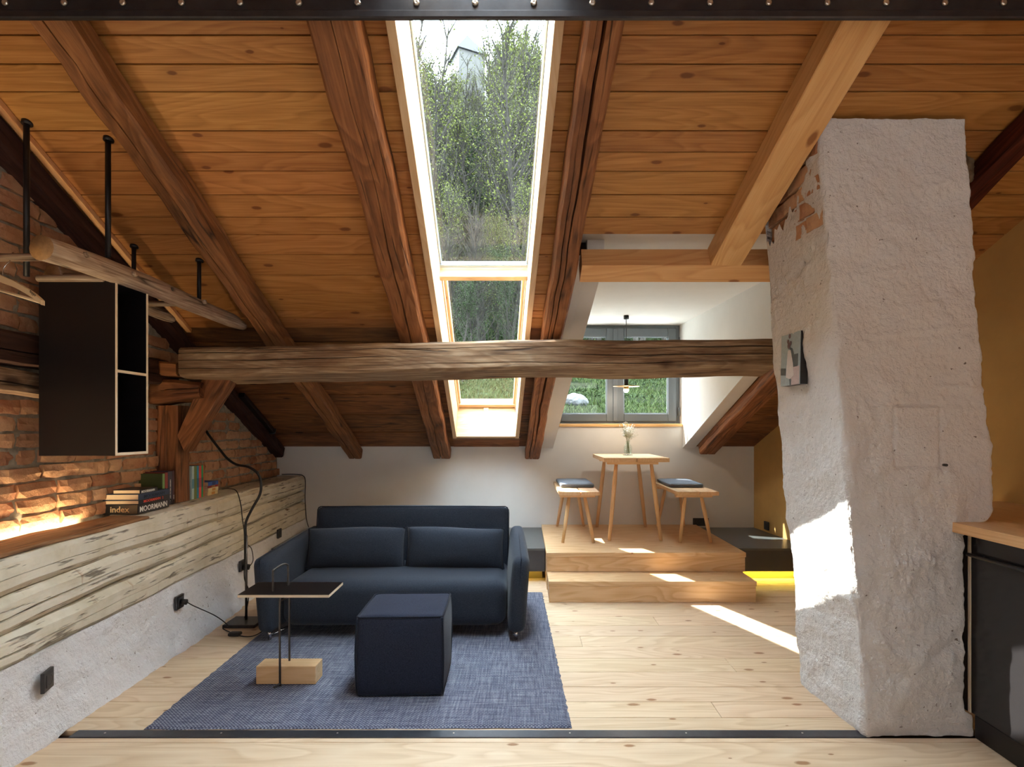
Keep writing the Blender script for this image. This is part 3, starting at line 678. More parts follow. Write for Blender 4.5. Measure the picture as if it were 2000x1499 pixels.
# main tie beam: end quads in the Y-Z section
def tie(px, yt, yb_, yb2, Yf_=3.60, Ybk=3.83):
    X = (px-CX)/F*Yf_
    return [(X, Ybk, H-(yb2-CY)/F*Ybk), (X, Yf_, H-(yb_-CY)/F*Yf_), (X, Yf_, H-(yt-CY)/F*Yf_), (X, Ybk, H-(yt+2-CY)/F*Ybk-.01)]
tag(loft('tie_beam', tie(348, 678, 735, 753), tie(1512, 663, 719, 741), M['purlin'], None, 120, 6, .016, .008, ((1, .55, .45, .025, .006), (1, .25, .2, .02, .005), (1, .8, .75, .02, .005)), fr=1.3, sag=-.012), 'massive weathered horizontal tie beam across the whole room, from the bricks to the chimney', 'beam')
# pine rafter and header
rafter('new pale pine beam slanting down to the header in front of the chimney', (1646, 40), (1388, 519), (1742, 40), (1448, 519), M['new_pine'], jit=.0, cracks=(), n=4, ch=.004, ext=.5, dep=.125)
hz = RA-.13
def hd4(X): 
    return [Vector((X, 3.13, hz-S*3.13)), Vector((X, 3.262, hz-S*3.262)), Vector((X, 3.262, hz-S*3.262))+SN*.118, Vector((X, 3.13, hz-S*3.13))+SN*.118]
tag(loft('header_beam', [Vector(p) for p in hd4(.318)], hd4(1.75), M['new_pine'], None, 4, 2, .003, 0), 'new pine header beam across the top of the white dormer opening', 'beam')
# wall plates on the brick wall
def plate(z0, z1, out, Ya, Yb, label, mt=M['post']):
    qa = [(xb(Ya)-.02, Ya, z0), (xb(Ya)+out, Ya, z0), (xb(Ya)+out, Ya, z1), (xb(Ya)-.02, Ya, z1)]
    qb = [(xb(Yb)-.02, Yb, z0), (xb(Yb)+out, Yb, z0), (xb(Yb)+out, Yb, z1), (xb(Yb)-.02, Yb, z1)]
    tag(loft('wall_beam', qa, qb, mt, None, 60, 4, .014, .008, ((1, .5, .4, .02, .006),), fr=1.6), label, 'beam')
plate(1.60, 1.755, .07, -.5, 3.84, 'dark horizontal timber let into the brick wall, upper of the two behind the hanging cabinet', M['black_rafter'])
plate(1.475, 1.588, .055, -.5, 3.5, 'grey-brown horizontal timber in the brick wall, lower of the two behind the hanging cabinet', M['purlin'])
# bracket log under the tie beam and posts
a, b = at(285, 745, 3.66), at(392, 752, 3.66)
c_ = at(344, 700, 3.62)
tag(loft('corbel', [(a.x, 3.86, 1.665), (a.x, 3.615, 1.665), (a.x, 3.615, 1.765), (a.x, 3.86, 1.765)], [(c_.x, 3.86, 1.66), (c_.x, 3.615, 1.66), (c_.x, 3.615, 1.745), (c_.x, 3.86, 1.745)], M['post'], None, 16, 4, .014, .006), 'short timber block on the corbel, at the left end of the tie beam', 'beam')
tag(loft('corbel', [(a.x, 3.86, 1.475), (a.x, 3.63, 1.475), (a.x, 3.63, 1.65), (a.x, 3.86, 1.65)], [(b.x, 3.86, 1.52), (b.x, 3.65, 1.53), (b.x, 3.65, 1.625), (b.x, 3.86, 1.64)], M['post'], None, 30, 4, .02, .008, ((1, .5, .6, .02, .006),)), 'stubby old corbel timber under the tie beam end, on top of the posts', 'beam')
tag(loft('post', [(-2.455, 3.71, .832), (-2.375, 3.71, .832), (-2.375, 3.845, .832), (-2.455, 3.845, .832)], [(-2.455, 3.71, 1.475), (-2.375, 3.71, 1.475), (-2.375, 3.845, 1.475), (-2.455, 3.845, 1.475)], M['rafter'], None, 20, 3, .022, .004), 'red-brown round-edged post standing on the log ledge, nearer to the bricks', 'post')
tag(loft('post', [(-2.370, 3.70, .832), (-2.285, 3.70, .832), (-2.285, 3.845, .832), (-2.370, 3.845, .832)], [(-2.370, 3.70, 1.475), (-2.285, 3.70, 1.475), (-2.285, 3.845, 1.475), (-2.370, 3.845, 1.475)], M['post'], None, 20, 3, .008, .003, ((1, .5, .5, .02, .004),)), 'square brown post standing on the log ledge between the books', 'post')
p0, p1, p2, p3 = at(364, 892, 3.76), at(373, 880, 3.76), at(462, 748, 3.76), at(414, 748, 3.76)
l0 = at(363, 815, 3.76)
def brq(p, q): return [p+Vector((0, -.06, 0)), q+Vector((0, -.06, 0)), q+Vector((0, .05, 0)), p+Vector((0, .05, 0))]
tag(loft('brace', brq(at(357, 850, 3.76), at(372, 882, 3.76)), brq(at(403, 744, 3.76), at(457, 744, 3.76)), M['post'], None, 20, 3, .006, .004, ((1, .4, .5, .02, .004),)), 'slanting brown brace from the square post up to the tie beam', 'beam')
# steel beam across the top of the picture
sb = root('steel_beam', (0, 1.95, 2.8), label='dark steel beam with a row of screws across the top of the room', cat='beam')
box('web_plate', -2.35, 2.7, 1.90, 1.916, 2.708, 2.90, M['steel'], sb, bev=.002)
box('edge_plate', -2.35, 2.7, 1.888, 1.899, 2.700, 2.728, M['steel'], sb, bev=.004)
for i in range(-1, 18):
    px = 5+114.5*i; X = (px+7-CX)/F*1.9
    for (dx, mt) in ((0, M['screw']),):
        lathe('screw_head', [(.011, 0), (.011, .004), (.007, .008), (.003, .006)], (0, 0, 0), mt, sb, 10).matrix_basis = Matrix.Translation((X, 1.899, 2.756)) @ Matrix.Rotation(math.pi/2, 4, 'X')
# ================================================================== CHIMNEY
ch = root('chimney', (1.65, 2.65, 0), label='massive white rough-plastered chimney leaning up to the roof beside the kitchen counter', cat='chimney')
def tab(T, z):
    if z <= T[0][0]: return T[0][1]
    for (a, b), (c, d) in zip(T[:-1], T[1:]):
        if z <= c: return lerp(b, d, (z-a)/(c-a))
    return T[-1][1]
TL = [(0, 1.457), (.417, 1.435), (.79, 1.40), (1.184, 1.37), (1.535, 1.339), (1.93, 1.314), (2.28, 1.29), (2.62, 1.262)]
TR = [(0, 1.932), (.085, 1.932), (.105, 1.90), (.86, 1.89), (.93, 1.99), (.97, 2.02), (1.30, 1.995), (1.53, 1.97), (1.93, 1.943), (2.28, 1.92), (2.66, 1.90)]
YF0, YF1 = 2.415, 2.93
nu = [100, 70, 12, 10]; NZ = 330
per = []
for s, n in enumerate(nu):
    for k in range(n): per.append((s, k/n))
def chp(s, t, z):
    xl_, xr_ = tab(TL, z), tab(TR, z)
    c = [Vector((xr_, YF0, z)), Vector((xl_, YF0, z)), Vector((xl_-.036, YF1, z)), Vector((xr_-.03, YF1+.2, z))]
    p = c[s].lerp(c[(s+1) % 4], t)
    nr = [Vector((0, -1, 0)), Vector((-1, -.07, 0)).normalized(), Vector((0, 1, 0)), Vector((1, 0, 0))][s]
    # soft arrises
    r = .05
    NR = [Vector((0, -1, 0)), Vector((-1, -.07, 0)).normalized(), Vector((0, 1, 0)), Vector((1, 0, 0))]; L = (c[(s+1) % 4]-c[s]).length
    for (tt, b) in ((t, (s-1) % 4), (1-t, (s+1) % 4)):
        w = max(0, 1-tt*L/.02)*.5
        if w: nr = (nr*(1-w)+NR[b]*w).normalized()
    return p, nr
def ridge(p, a, b, w, h):
    a = Vector(a); b = Vector(b); d = b-a; t = max(0, min(1, (p-a).dot(d)/d.dot(d))); q = a+d*t
    q += Vector((0, mn.noise(Vector((t*9, a.x*7, a.y)))*.012)) if True else q
    l = (p-q).length; return h*math.exp(-(l/w)**2)
hx0, hx1, hz1, hz0 = 1.59, 1.782, 1.42, 1.16
vs, fs = [], []
for iz in range(NZ+1):
    for (s, t) in per:
        zb = iz/NZ
        # top follows the roof on each side
        y_here = {0: YF0, 1: lerp(YF0, YF1, t), 2: lerp(YF1, YF1+.2, t), 3: lerp(YF1+.2, YF0, t)}[s]
        zt = zf(y_here)-.028
        if s == 1: zt -= .0+.17*min(1, t*2.2)+.02*math.sin(t*31)+.015*math.sin(t*77)
        z = zb*zt
        p, nr = chp(s, t, z)
        q = p*1.0
        d = mn.fractal(q*3.2, .8, 2, 3)*.013+max(-.4, mn.fractal(q*9, .9, 2, 4))*.0115+mn.fractal(q*46, .9, 2, 2)*.0022
        if s == 0:
            v = Vector((p.x, p.z))
            # little soot door plastered over
            ins = min(v.x-hx0, hx1-v.x, v.y-hz0, hz1-v.y)
            if -.02 < ins < .02: d -= .011*math.exp(-(ins/.006)**2)
            if ins > 0: d = d*.45+.001
            d += ridge(v, (1.50, 1.72), (1.93, 1.755), .010, .006)-ridge(v, (1.50, 1.70), (1.93, 1.735), .012, .006)
            d += ridge(v, (1.80, 1.50), (1.96, 1.49), .014, .012)+ridge(v, (1.48, 1.40), (1.59, 1.43), .012, .007)
            d += ridge(v, (1.60, .74), (1.72, .76), .035, .014)*(1+1.2*mn.noise(q*60))+ridge(v, (1.63, .62), (1.66, .72), .02, .010)*(1+mn.noise(q*70))
            d += ridge(v, (1.30, 1.97), (1.60, 2.0), .012, .005)+ridge(v, (1.70, 2.35), (1.82, 2.38), .010, .008)+ridge(v, (1.76, .36), (1.86, .42), .04, -.014)
            d += ridge(v, (1.53, .42), (1.56, .34), .03, .008)
        if s == 1:
            v = Vector((p.y, p.z))
            d += ridge(v, (2.42, 2.15), (2.93, 1.98), .012, -.010)+ridge(v, (2.52, 1.80), (2.70, 1.78), .012, .010)
            for k in range(5): d -= ridge(v, (2.50+.08*k, 1.86+.02*k), (2.60+.08*k, 2.05+.03*k), .010, .005)
        ed = min(t, 1-t)*((.55, .52, .5, .6)[s]); d -= .009*max(0, 1-ed/.018)**2
        vs.append(p+nr*d)
n = len(per)
for i in range(NZ):
    for j in range(n): fs.append((i*n+j, i*n+(j+1) % n, (i+1)*n+(j+1) % n, (i+1)*n+j))
o = mk('plaster_skin', vs, fs, M['plaster'], ch, smooth=True); fix(o.data)
prism('brick_core', [(1.335, 2.47, 2.1), (1.84, 2.47, 2.1), (1.84, 2.9, 2.1), (1.32, 2.9, 2.1)], (0, 0, .36), M['rubble'], ch)
for r_ in range(5):
    z = 2.24+r_*.078
    for k in range(5):
        y = 2.50+k*.10+(r_ % 2)*.05
        if z > zf(y)-.05 or y > 2.93: continue
        x = tab(TL, z)+.03
        m = Matrix.Translation((x, y, z)) @ Matrix.Rotation(math.pi/2+.07, 4, 'Z') @ Matrix.Rotation(rnd.uniform(-.08, .08), 4, 'Z')
        put('brick', rnd.choice(BH), None, ch, m)
# rubble joint between chimney and dark red rafter
def rub(a, b):
    z = lerp(lerp(2.36, 2.50, a), 2.64, b); return Vector((lerp(1.90, 2.13, a), 2.56+.08*a, z)), Vector((0, -1, 0))
roughgrid('rubble_infill', rub, 30, 36, M['rubble'], ch, .02, 12)
lathe('hook_pin', [(.006, 0), (.006, .02), (.002, .022)], (0, 0, 0), M['iron'], ch, 8).matrix_basis = Matrix.Translation((1.795, 2.415, 1.165)) @ Matrix.Rotation(math.pi/2, 4, 'X')
# small picture on the chimney
an = math.atan2(1, -.07)
pic = root('painting', (1.315, 2.78, 1.62), label='small narrow canvas with an abstract grey and white standing figure, on the chimney side', cat='picture')
pm = Matrix.Translation((1.303, 2.775, 1.535)) @ Matrix.Rotation(math.radians(-90)-.1, 4, 'Z') @ Matrix.Rotation(math.radians(90), 4, 'X')
# local x = along the wall (towards camera = +), y = up, z = out to the room side
pm = frame((1.300, 2.72, 1.655), (.05, -1, -.0), (-1, -.05, .02))
def loc(x, y, z=0): return pm @ Vector((x, y, z))
W2, H2 = .088, .125
def pbox(nm, x0, x1, y0, y1, z0, z1, mt, par): return box(nm, x0, x1, y0, y1, z0, z1, mt, par, bev=.0005, pre=pm, long='x')
pbox('canvas_edge', -W2, W2, -H2, H2, -.02, .016, M['black'], pic)
M['pic_blue'] = plain('paint pale blue grey', (160, 174, 178), .7, nz=.12, nscale=60)
M['pic_pink'] = plain('paint dusty pink', (186, 168, 166), .7, nz=.1, nscale=60)
M['pic_dark'] = plain('paint slate', (82, 90, 92), .7, nz=.2, nscale=60)
M['pic_white'] = plain('paint off white', (214, 208, 206), .7, nz=.08, nscale=60)
M['pic_brown'] = plain('paint brown', (96, 72, 70), .7)
pbox('canvas', -W2, W2, -H2, H2, .016, .0185, M['pic_blue'], pic)
def ppoly(nm, pts, mt, z=.0188): return prism(nm, [loc(x, y, z) for x, y in pts], pm.to_3x3() @ Vector((0, 0, .0012)), mt, pic, pm)
ppoly('painted_patch', [(0, -.125), (.085, -.125), (.085, -.04), (.02, -.03)], M['pic_pink'])
ppoly('painted_patch', [(.01, -.04), (.07, -.04), (.07, .02), (.035, .02), (.02, .05), (-.005, .06)], M['pic_dark'], .0189)
ppoly('painted_patch', [(-.085, -.07), (-.04, -.075), (-.04, -.04), (-.085, -.035)], M['pic_dark'], .0189)
ppoly('painted_figure', [(-.02, .045), (.005, .045), (.028, -.02), (.038, -.08), (0, -.095), (-.035, -.085), (-.028, -.02)], M['pic_white'], .0196)
ppoly('painted_patch', [(-.004, -.095), (.016, -.095), (.014, -.125), (.002, -.125)], M['pic_dark'], .0192)
for (x, y, r) in ((-.01, .066, .013), (.004, .078, .009), (-.018, .088, .009), (-.004, .112, .010)):
    ppoly('painted_dot', [(x+r*math.cos(k*.7854), y+r*1.2*math.sin(k*.7854)) for k in range(8)], M['pic_brown'], .0205)
# ================================================================== KITCHEN
ct = root('worktop', (2.1, 2.0, .88), label='pale wooden kitchen worktop meeting the white chimney', cat='worktop')
prism('board', [(1.835, -.5, .878), (1.83, 2.445, .878), (1.985, 2.445, .878), (2.03, 2.50, .878), (2.03, 3.10, .878), (xr(3.1)-.003, 3.10, .878), (xr(-.5)-.003, -.5, .878)], (0, 0, .042), M['counter'], ct, mat=frame((2.1, 1.5, .9), (0, 1, 0)))
kc = root('base_cabinet', (2.2, 1.8, 0), label='black kitchen base cabinet with bar handle under the pale worktop', cat='cabinet')
box('carcass', 1.937, 2.60, 0.5, 2.40, .10, .872, M['black'], kc)
box('end_panel', 1.912, 2.60, 2.432, 2.47, .10, .874, M['kitchen_black'], kc, .001)
box('panel_edge', 1.912, 2.60, 2.418, 2.431, .10, .874, M['ply_edge'], kc, .001)
box('plinth', 1.919, 2.60, 0.5, 2.402, .002, .098, M['black'], kc, .001)
for i, (a, b) in enumerate(((1.80, 2.414), (1.19, 1.796))):
    d = box('door', 1.914, 1.934, a, b, .103, .868, M['kitchen_black'], kc, .001)
    hnd = tube('handle', [(1.893, a+.02, .783), (1.893, b-.004, .783)], .008, M['steel'], d, n=1)
    for y in (a+.06, b-.07): tube('handle_foot', [(1.893, y, .783), (1.915, y, .783)], .005, M['steel'], d, n=1)
# ================================================================== PODIUM, PLINTHS
pd = root('podium', (.98, 5.2, 0), label='large larch podium carrying the dining table and benches', cat='podium')
box('deck', .175, 1.79, 4.555, YB-.004, .280, .317, M['larch'], pd, .002, long='x')
box('riser', .180, 1.785, 4.563, 4.60, .162, .279, M['larch'], pd, .001)
box('side_panel', .180, .2, 4.605, YB-.006, .003, .279, M['larch'], pd, .001); box('side_panel', 1.765, 1.785, 4.605, YB-.006, .003, .279, M['larch'], pd, .001)
st = root('podium_step', (.98, 4.4, 0), label='long larch step on the floor in front of the podium', cat='step')
box('tread', .180, 1.760, 4.272, 4.562, .124, .161, M['larch'], st, .002)
box('riser', .185, 1.755, 4.277, 4.30, .001, .123, M['larch'], st, .001)
box('side_panel', 1.732, 1.755, 4.302, 4.555, .001, .123, M['larch'], st, .001)
box('side_panel', .185, .208, 4.302, 4.555, .001, .123, M['larch'], st, .001)
for (a, b, lb, nm) in ((xw(5.4)-.02, .174, 'long dark grey floating bench along the back wall behind the sofa', 'left'), (1.792, xr(5.4)+.0, 'short dark grey floating bench along the back wall right of the podium', 'right')):
    yf = 4.86
    pb = root('wall_bench', ((a+b)/2, 5.4, .09), label=lb, cat='bench')
    if nm == 'left': poly = [(xw(yf)+.035, yf), (b, yf), (b, YB-.004), (xw(YB)+.03, YB-.004)]
    else: poly = [(a, yf), (xr(yf)-.003, yf), (xr(YB)-.003, YB-.004), (a, YB-.004)]
    prism('seat_top', [(x, y, .270) for x, y in poly], (0, 0, .016), M['plinth'], pb)
    prism('body', [(x, y+.003, .088) for x, y in poly], (0, 0, .181), M['plinth_front'], pb)
    prism('kick_board', [(poly[0][0]+.05, 4.97, .001), (poly[1][0]-.02, 4.97, .001), (poly[1][0]-.02, 4.99, .001), (poly[0][0]+.05, 4.99, .001)], (0, 0, .086), M['kick'], pb)
    x0_, x1_ = (poly[0][0]+.1, b-.03) if nm == 'left' else (a+.03, poly[1][0]-.06)
    l = lamp('plinth_light', 'AREA', ((x0_+x1_)/2, 4.925, .083), (0, .15, -1), .9 if nm == 'left' else 2.2, (1, .74, .12), shape='RECTANGLE', size=x1_-x0_, size_y=.02)
# ================================================================== TABLE AND BENCHES
def stool_legs(par, tops, feet, r0=.019, r1=.015, zt=.0, zb=.317):
    for (tx, ty), (fx, fy_) in zip(tops, feet):
        a = Vector((tx, ty, zt)); b = Vector((fx, fy_, zb+.001))
        P = [a.lerp(b, t) for t in (0, .2, .5, 1)]
        vs, fs = tubegeo(P, [r0*.8, r0*1.02, r0, r1], 14); o = mk('leg', vs, fs, M['furniture'], par, frame((a+b)/2, b-a, (1, 0, 0)), smooth=True); fix(o.data)
tb = root('dining_table', (.99, 5.38, .317), label='small high wooden dining table on the podium, split top on four splayed legs', cat='table')
x0, x1, y0, y1, zt = .70, 1.28, 4.975, 5.80, 1.062
box('top_board', x0, .985, y0, y1, zt-.037, zt, M['furniture'], tb, .002, long='y'); box('top_board', .993, x1, y0, y1, zt-.037, zt, M['furniture'], tb, .002, long='y')
for y in (5.13, 5.66): box('batten', x0+.05, x1-.07, y-.035, y+.035, zt-.065, zt-.0375, M['furniture'], tb, .002)
stool_legs(tb, [(.83, 5.12), (1.15, 5.12), (.80, 5.67), (1.14, 5.67)], [(.757, 5.045), (1.22, 5.045), (.735, 5.75), (1.232, 5.75)], zt=zt-.066)
def bench(x0, x1, xs_, feetx, label, nm='bench'):
    zt = .772
    b = root('bench', ((x0+x1)/2, 5.35, .317), label=label, cat='bench')
    xm = (x0+x1)/2+.01
    box('seat_board', x0, xm-.004, 4.89, 5.83, zt-.033, zt, M['furniture'], b, .002, long='y'); box('seat_board', xm+.004, x1, 4.89, 5.83, zt-.033, zt, M['furniture'], b, .002, long='y')
    for y in (5.0, 5.70): box('batten', x0+.01, x1-.03, y-.032, y+.032, zt-.058, zt-.0335, M['furniture'], b, .002)
    c0, c1 = x0+.095, x1-.12
    stool_legs(b, [(c0, 5.0), (c1, 5.0), (c0, 5.7), (c1, 5.7)], [(feetx[0], 4.945), (feetx[1], 4.945), (feetx[0], 5.785), (feetx[1], 5.785)], .017, .013, zt=zt-.059)
    return b
bench(.298, .652, 0, (.333, .605), 'wooden plank bench on the podium, left of the dining table')
bench(1.327, 1.688, 0, (1.362, 1.636), 'wooden plank bench on the podium, right of the dining table')
def pad(x0, x1, y0, y1, z, label, rz=0.0):
    m = Matrix.Translation(((x0+x1)/2, (y0+y1)/2, z+.0205)) @ Matrix.Rotation(rz, 4, 'Z')
    r = root('seat_cushion', ((x0+x1)/2, (y0+y1)/2, z), label=label, cat='cushion')
    softbox('pad', x1-x0, y1-y0, .036, .014, M['seat_pad'], r, m, (0, 0, .006), 12)
    h = Vector(((x1-x0)/2-.002, (y1-y0)/2-.002, .0)); P = [m @ Vector((sx*h.x, sy*h.y, 0)) for sx, sy in ((-1, -1), (1, -1), (1, 1), (-1, 1))]
    Q = []
    for i in range(4): Q += [P[i].lerp(P[(i+1) % 4], t) for t in (.04, .5, .96)]
    vs, fs = tubegeo(Q, .003, 6, True); mk('piping', vs, fs, M['piping'], r, m, smooth=True)
pad(.325, .640, 5.22, 5.80, .772, 'grey-blue felt cushion on the bench left of the table', .02)
pad(1.352, 1.665, 5.22, 5.80, .772, 'grey-blue felt cushion on the bench right of the table', -.02)
# vase, coaster, flowers
cx_, cy_ = 1.01, 5.52
co = root('coaster', (cx_, cy_, 1.062), label='thin dark coaster on the dining table under the glass bottle', cat='coaster')
lathe('disc', [(.048, 0), (.05, .002), (.048, .004)], (cx_, cy_, 1.063), M['black'], co, 32)
va = root('bottle_vase', (cx_, cy_, 1.067), label='clear glass bottle vase with water standing on the dining table', cat='vase')
lathe('glass', [(.036, .0), (.040, .006), (.040, .075), (.030, .095), (.020, .104), (.020, .125), (.025, .128), (.025, .134), (.019, .134), (.017, .104), (.027, .093), (.037, .074), (.037, .008)], (cx_, cy_, 1.0675), M['vase_glass'], va, 32)
lathe('water', [(.0355, .009), (.0355, .05)], (cx_, cy_, 1.068), M['water'], va, 24)
fb = root('flower_bunch', (cx_, cy_, 1.08), label='airy bunch of tiny white blossoms in the glass bottle on the dining table', cat='flowers')
vs, fs, bv, bf = [], [], [], []
for i in range(26):
    a = rnd.uniform(0, 2*math.pi); rr = rnd.uniform(.02, .115)*rnd.uniform(.6, 1); zz = rnd.uniform(.20, .32)-rr*.35
    b = Vector((cx_+rnd.uniform(-.018, .018), cy_+rnd.uniform(-.018, .018), 1.085)); nk = Vector((cx_+math.cos(a)*.010, cy_+math.sin(a)*.010, 1.19)); tp = Vector((cx_+math.cos(a)*rr, cy_+math.sin(a)*rr, 1.067+zz))
    P = spline([b, nk, nk.lerp(tp, .5)+Vector((0, 0, .012)), tp], 3); tubegeo(P, .0009, 4, False, vs, fs)
    for k in range(9):
        s = P[rnd.randrange(5, len(P))]; e = s+Vector((rnd.uniform(-.03, .03), rnd.uniform(-.03, .03), rnd.uniform(-.005, .035)))
        tubegeo([s, e], .0005, 3, False, vs, fs)
        for q in range(3):
            c = e+Vector((rnd.uniform(-.008, .008), rnd.uniform(-.008, .008), rnd.uniform(-.006, .008))); r = rnd.uniform(.0028, .0055); b0 = len(bv)
            for d in ((r, 0, 0), (0, r, 0), (-r, 0, 0), (0, -r, 0), (0, 0, r), (0, 0, -r)): bv.append(c+Vector(d))
            for f in ((0, 1, 4), (1, 2, 4), (2, 3, 4), (3, 0, 4), (1, 0, 5), (2, 1, 5), (3, 2, 5), (0, 3, 5)): bf.append(tuple(b0+t for t in f))
mk('stems', vs, fs, M['stem'], fb)['kind'] = 'stuff'; mk('blossoms', bv, bf, M['flower'], fb)['kind'] = 'stuff'
# pendant lamp
pl = root('pendant_lamp', (.985, 5.47, ZD), label='slim black pendant lamp with flat disc and small lit bulb in the dormer', cat='lamp')
px_, py_ = .985, 5.47
lathe('ceiling_cup', [(.024, 0), (.026, -.004), (.026, -.032), (.022, -.036)], (px_, py_, ZD-.001), M['black'], pl)
tube('cord', [(px_, py_, ZD-.03), (px_, py_, 1.84)], .0035, M['cable'], pl, 8, 1)
lathe('body', [(.012, .11), (.021, .105), (.021, .0), (.012, 0)], (px_, py_, 1.735), M['black'], pl)
lathe('disc', [(.128, 0), (.128, .003), (.02, .004), (.02, -.001)], (px_, py_, 1.731), M['brass'], pl, 48)
lathe('socket', [(.026, 0), (.027, -.012), (.024, -.026)], (px_, py_, 1.731), M['brass'], pl)
lathe('bulb', [(.024, -.024), (.026, -.036), (.022, -.050), (.012, -.058), (.002, -.060)], (px_, py_, 1.731), M['bulb'], pl)
lamp('pendant_light', 'POINT', (px_, py_, 1.655), (0, 0, -1), 9.0, (1, .88, .72), shadow_soft_size=.025)
# ================================================================== SOCKETS
def socket(p, out, label, size=.081, n=1, tilt=0.0):
    out = Vector(out).normalized(); m = frame(p, Vector((0, 0, 1)).cross(out), (0, 0, 1)); y = out
    m = Matrix((Vector((0, 0, 1)).cross(out), Vector((0, 0, 1)), out)).transposed().to_4x4(); m.translation = Vector(p); m = m @ Matrix.Rotation(tilt, 4, 'Y')
    r = root('wall_socket', p, label=label, cat='socket'); w = size*n/2
    box('frame_plate', -w, w, -size/2, size/2, -.006, .009, M['socket'], r, .002, pre=m, long='x')
    for i in range(n):
        c = (i-(n-1)/2)*size
        box('insert', c-.027, c+.027, -.027, .027, .0085, .012, M['socket'], r, .002, pre=m, long='x')
        vs, fs = [], []
        for (rr, z) in ((.0205, .0125), (.0195, .0125), (.0185, .001), (0.0005, .001)):
            for k in range(20): vs.append(m @ Vector((c+rr*math.cos(k*.31416), rr*math.sin(k*.31416), z)))
        for a in range(3):
            for k in range(20): fs.append((a*20+k, a*20+(k+1) % 20, (a+1)*20+(k+1) % 20, (a+1)*20+k))
        mk('well', vs, fs, M['socket_dark'], r, m)
    return r, m
EX = (un.x, un.y, 0)
Y = 2.37; s1, _ = socket((xw(Y)+.032, Y, .262), EX, 'anthracite wall socket low on the white base, in the foreground left', .084, tilt=.25)
Y = 3.40; s2, m2 = socket((xw(Y)+.030, Y, .275), EX, 'anthracite wall socket on the white base with the lamp cable plugged in')
Y = 4.28; s3, m3 = socket((xw(Y)+.028, Y, .28), EX, 'anthracite wall socket on the white base beside the floor lamp pole')
Y = 5.10; socket((xw(Y)+.014, Y, .372), EX, 'anthracite wall socket under the log wall, behind the sofa arm')
socket((1.84, YB-.009, .345), (0, -1, 0), 'double dark wall socket low on the white back wall behind the right bench', .081, 2)
Y = 5.62; socket((xr(Y)-.009, Y, .352), (-1, -.08, 0), 'dark wall socket low on the clay wall above the grey bench', .081)
pg = root('power_plug', m2 @ Vector((0, 0, .01)), label='black lamp plug in the wall socket, its cable running to the floor lamp', cat='plug')
pa = m2 @ Vector((0, 0, .010)); pb_ = m2 @ Vector((0, -.002, .045))
tube('plug_body', [pa, pb_], .017, M['cable'], pg, 12, 1)
C = [pb_, pb_+Vector((.03, .02, -.03)), onz(387, 1199, .12), onz(414, 1217, .03), onz(435, 1228, .006), onz(456, 1238, .006)]
C[2] = Vector((-1.95, 3.55, .14)); C[3] = Vector((-1.93, 3.66, .04))
tube('power_cable', C+[onz(478, 1244, .006), onz(500, 1241, .006), Vector((-1.70, 3.72, .006))], .0032, M['cable'], pg, 8, 8)
q = onz(456, 1239, .012)
sw = softbox('foot_switch', .075, .05, .022, .010, M['cable'], pg, Matrix.Translation((q.x+.01, q.y, .013)), nseg=6)
# ================================================================== FLOOR LAMP
fbx, fby = -1.89, 3.81
lampr = root('floor_lamp', (fbx, fby, 0), label='black gooseneck floor lamp with square base standing beside the sofa', cat='lamp')
box('base', fbx-.11, fbx+.105, fby-.09, fby+.09, .001, .022, M['steel'], lampr, .003)
px0 = at(481, 1046, 3.83)
tube('pole', [(px0.x, 3.83, .02), (px0.x, 3.83, px0.z)], .008, M['iron'], lampr, 12, 1)
G = [at(x, y, 3.83+d) for x, y, d in ((480, 1048, 0), (480, 1022, 0), (492, 995, .0), (507, 968, .02), (510, 947, .03), (504, 926, .05), (486, 913, .06), (462, 908, .08), (444, 896, .1), (429, 878, .12), (405, 846, .14), (392, 822, .15))]
tube('gooseneck', G, .0085, M['cable'], lampr, 12, 5)
e = G[-1]; dd = (G[-1]-G[-2]).normalized()
tube('lamp_head', [e, e+dd*.02, e+dd*.07], [.012, .024, .026], M['cable'], lampr, 14, 1)
Cc = [at(x, y, Yc) for x, y, Yc in ((434, 956, 4.2), (447, 955, 4.05), (462, 960, 3.93), (470, 985, 3.86), (473, 1010, 3.84), (477, 1040, 3.835))]
Cc += [Vector((px0.x-.012, 3.83, z)) for z in (.5, .4, .3)]+[Vector((px0.x+.016, 3.835, .20)), Vector((px0.x-.014, 3.84, .03))]
tube('lamp_cable', Cc, .0035, M['cable'], lampr, 8, 6)
# adapter in the socket beside the pole
ad = root('power_adapter', m3 @ Vector((0, 0, .02)), label='black adapter plugged in beside the floor lamp pole', cat='adapter')
pa = m3 @ Vector((0, -.01, .012)); pb_ = m3 @ Vector((0, -.012, .055)); tube('adapter_body', [pa, pb_], .022, M['cable'], ad, 12, 1)
tube('adapter_cable', [pb_, pb_+Vector((.03, 0, .05)), pb_+Vector((.01, .02, .13)), pb_+Vector((-.02, .03, .16))], .003, M['cable'], ad, 8)
# cable over the far end of the log wall
ce = root('corner_cable', (xw(5.8), 5.84, .8), label='thin black cable hanging over the far end of the cream logs', cat='cable')
xx = xw(5.85)
tube('cord', [(xx-.24, 5.87, .845), (xx-.1, 5.85, .848), (xx-.01, 5.84, .835), (xx+.02, 5.83, .78), (xx+.022, 5.82, .6), (xx+.03, 5.83, .4), (xx+.05, 5.84, .30)], .004, M['cable'], ce, 8)
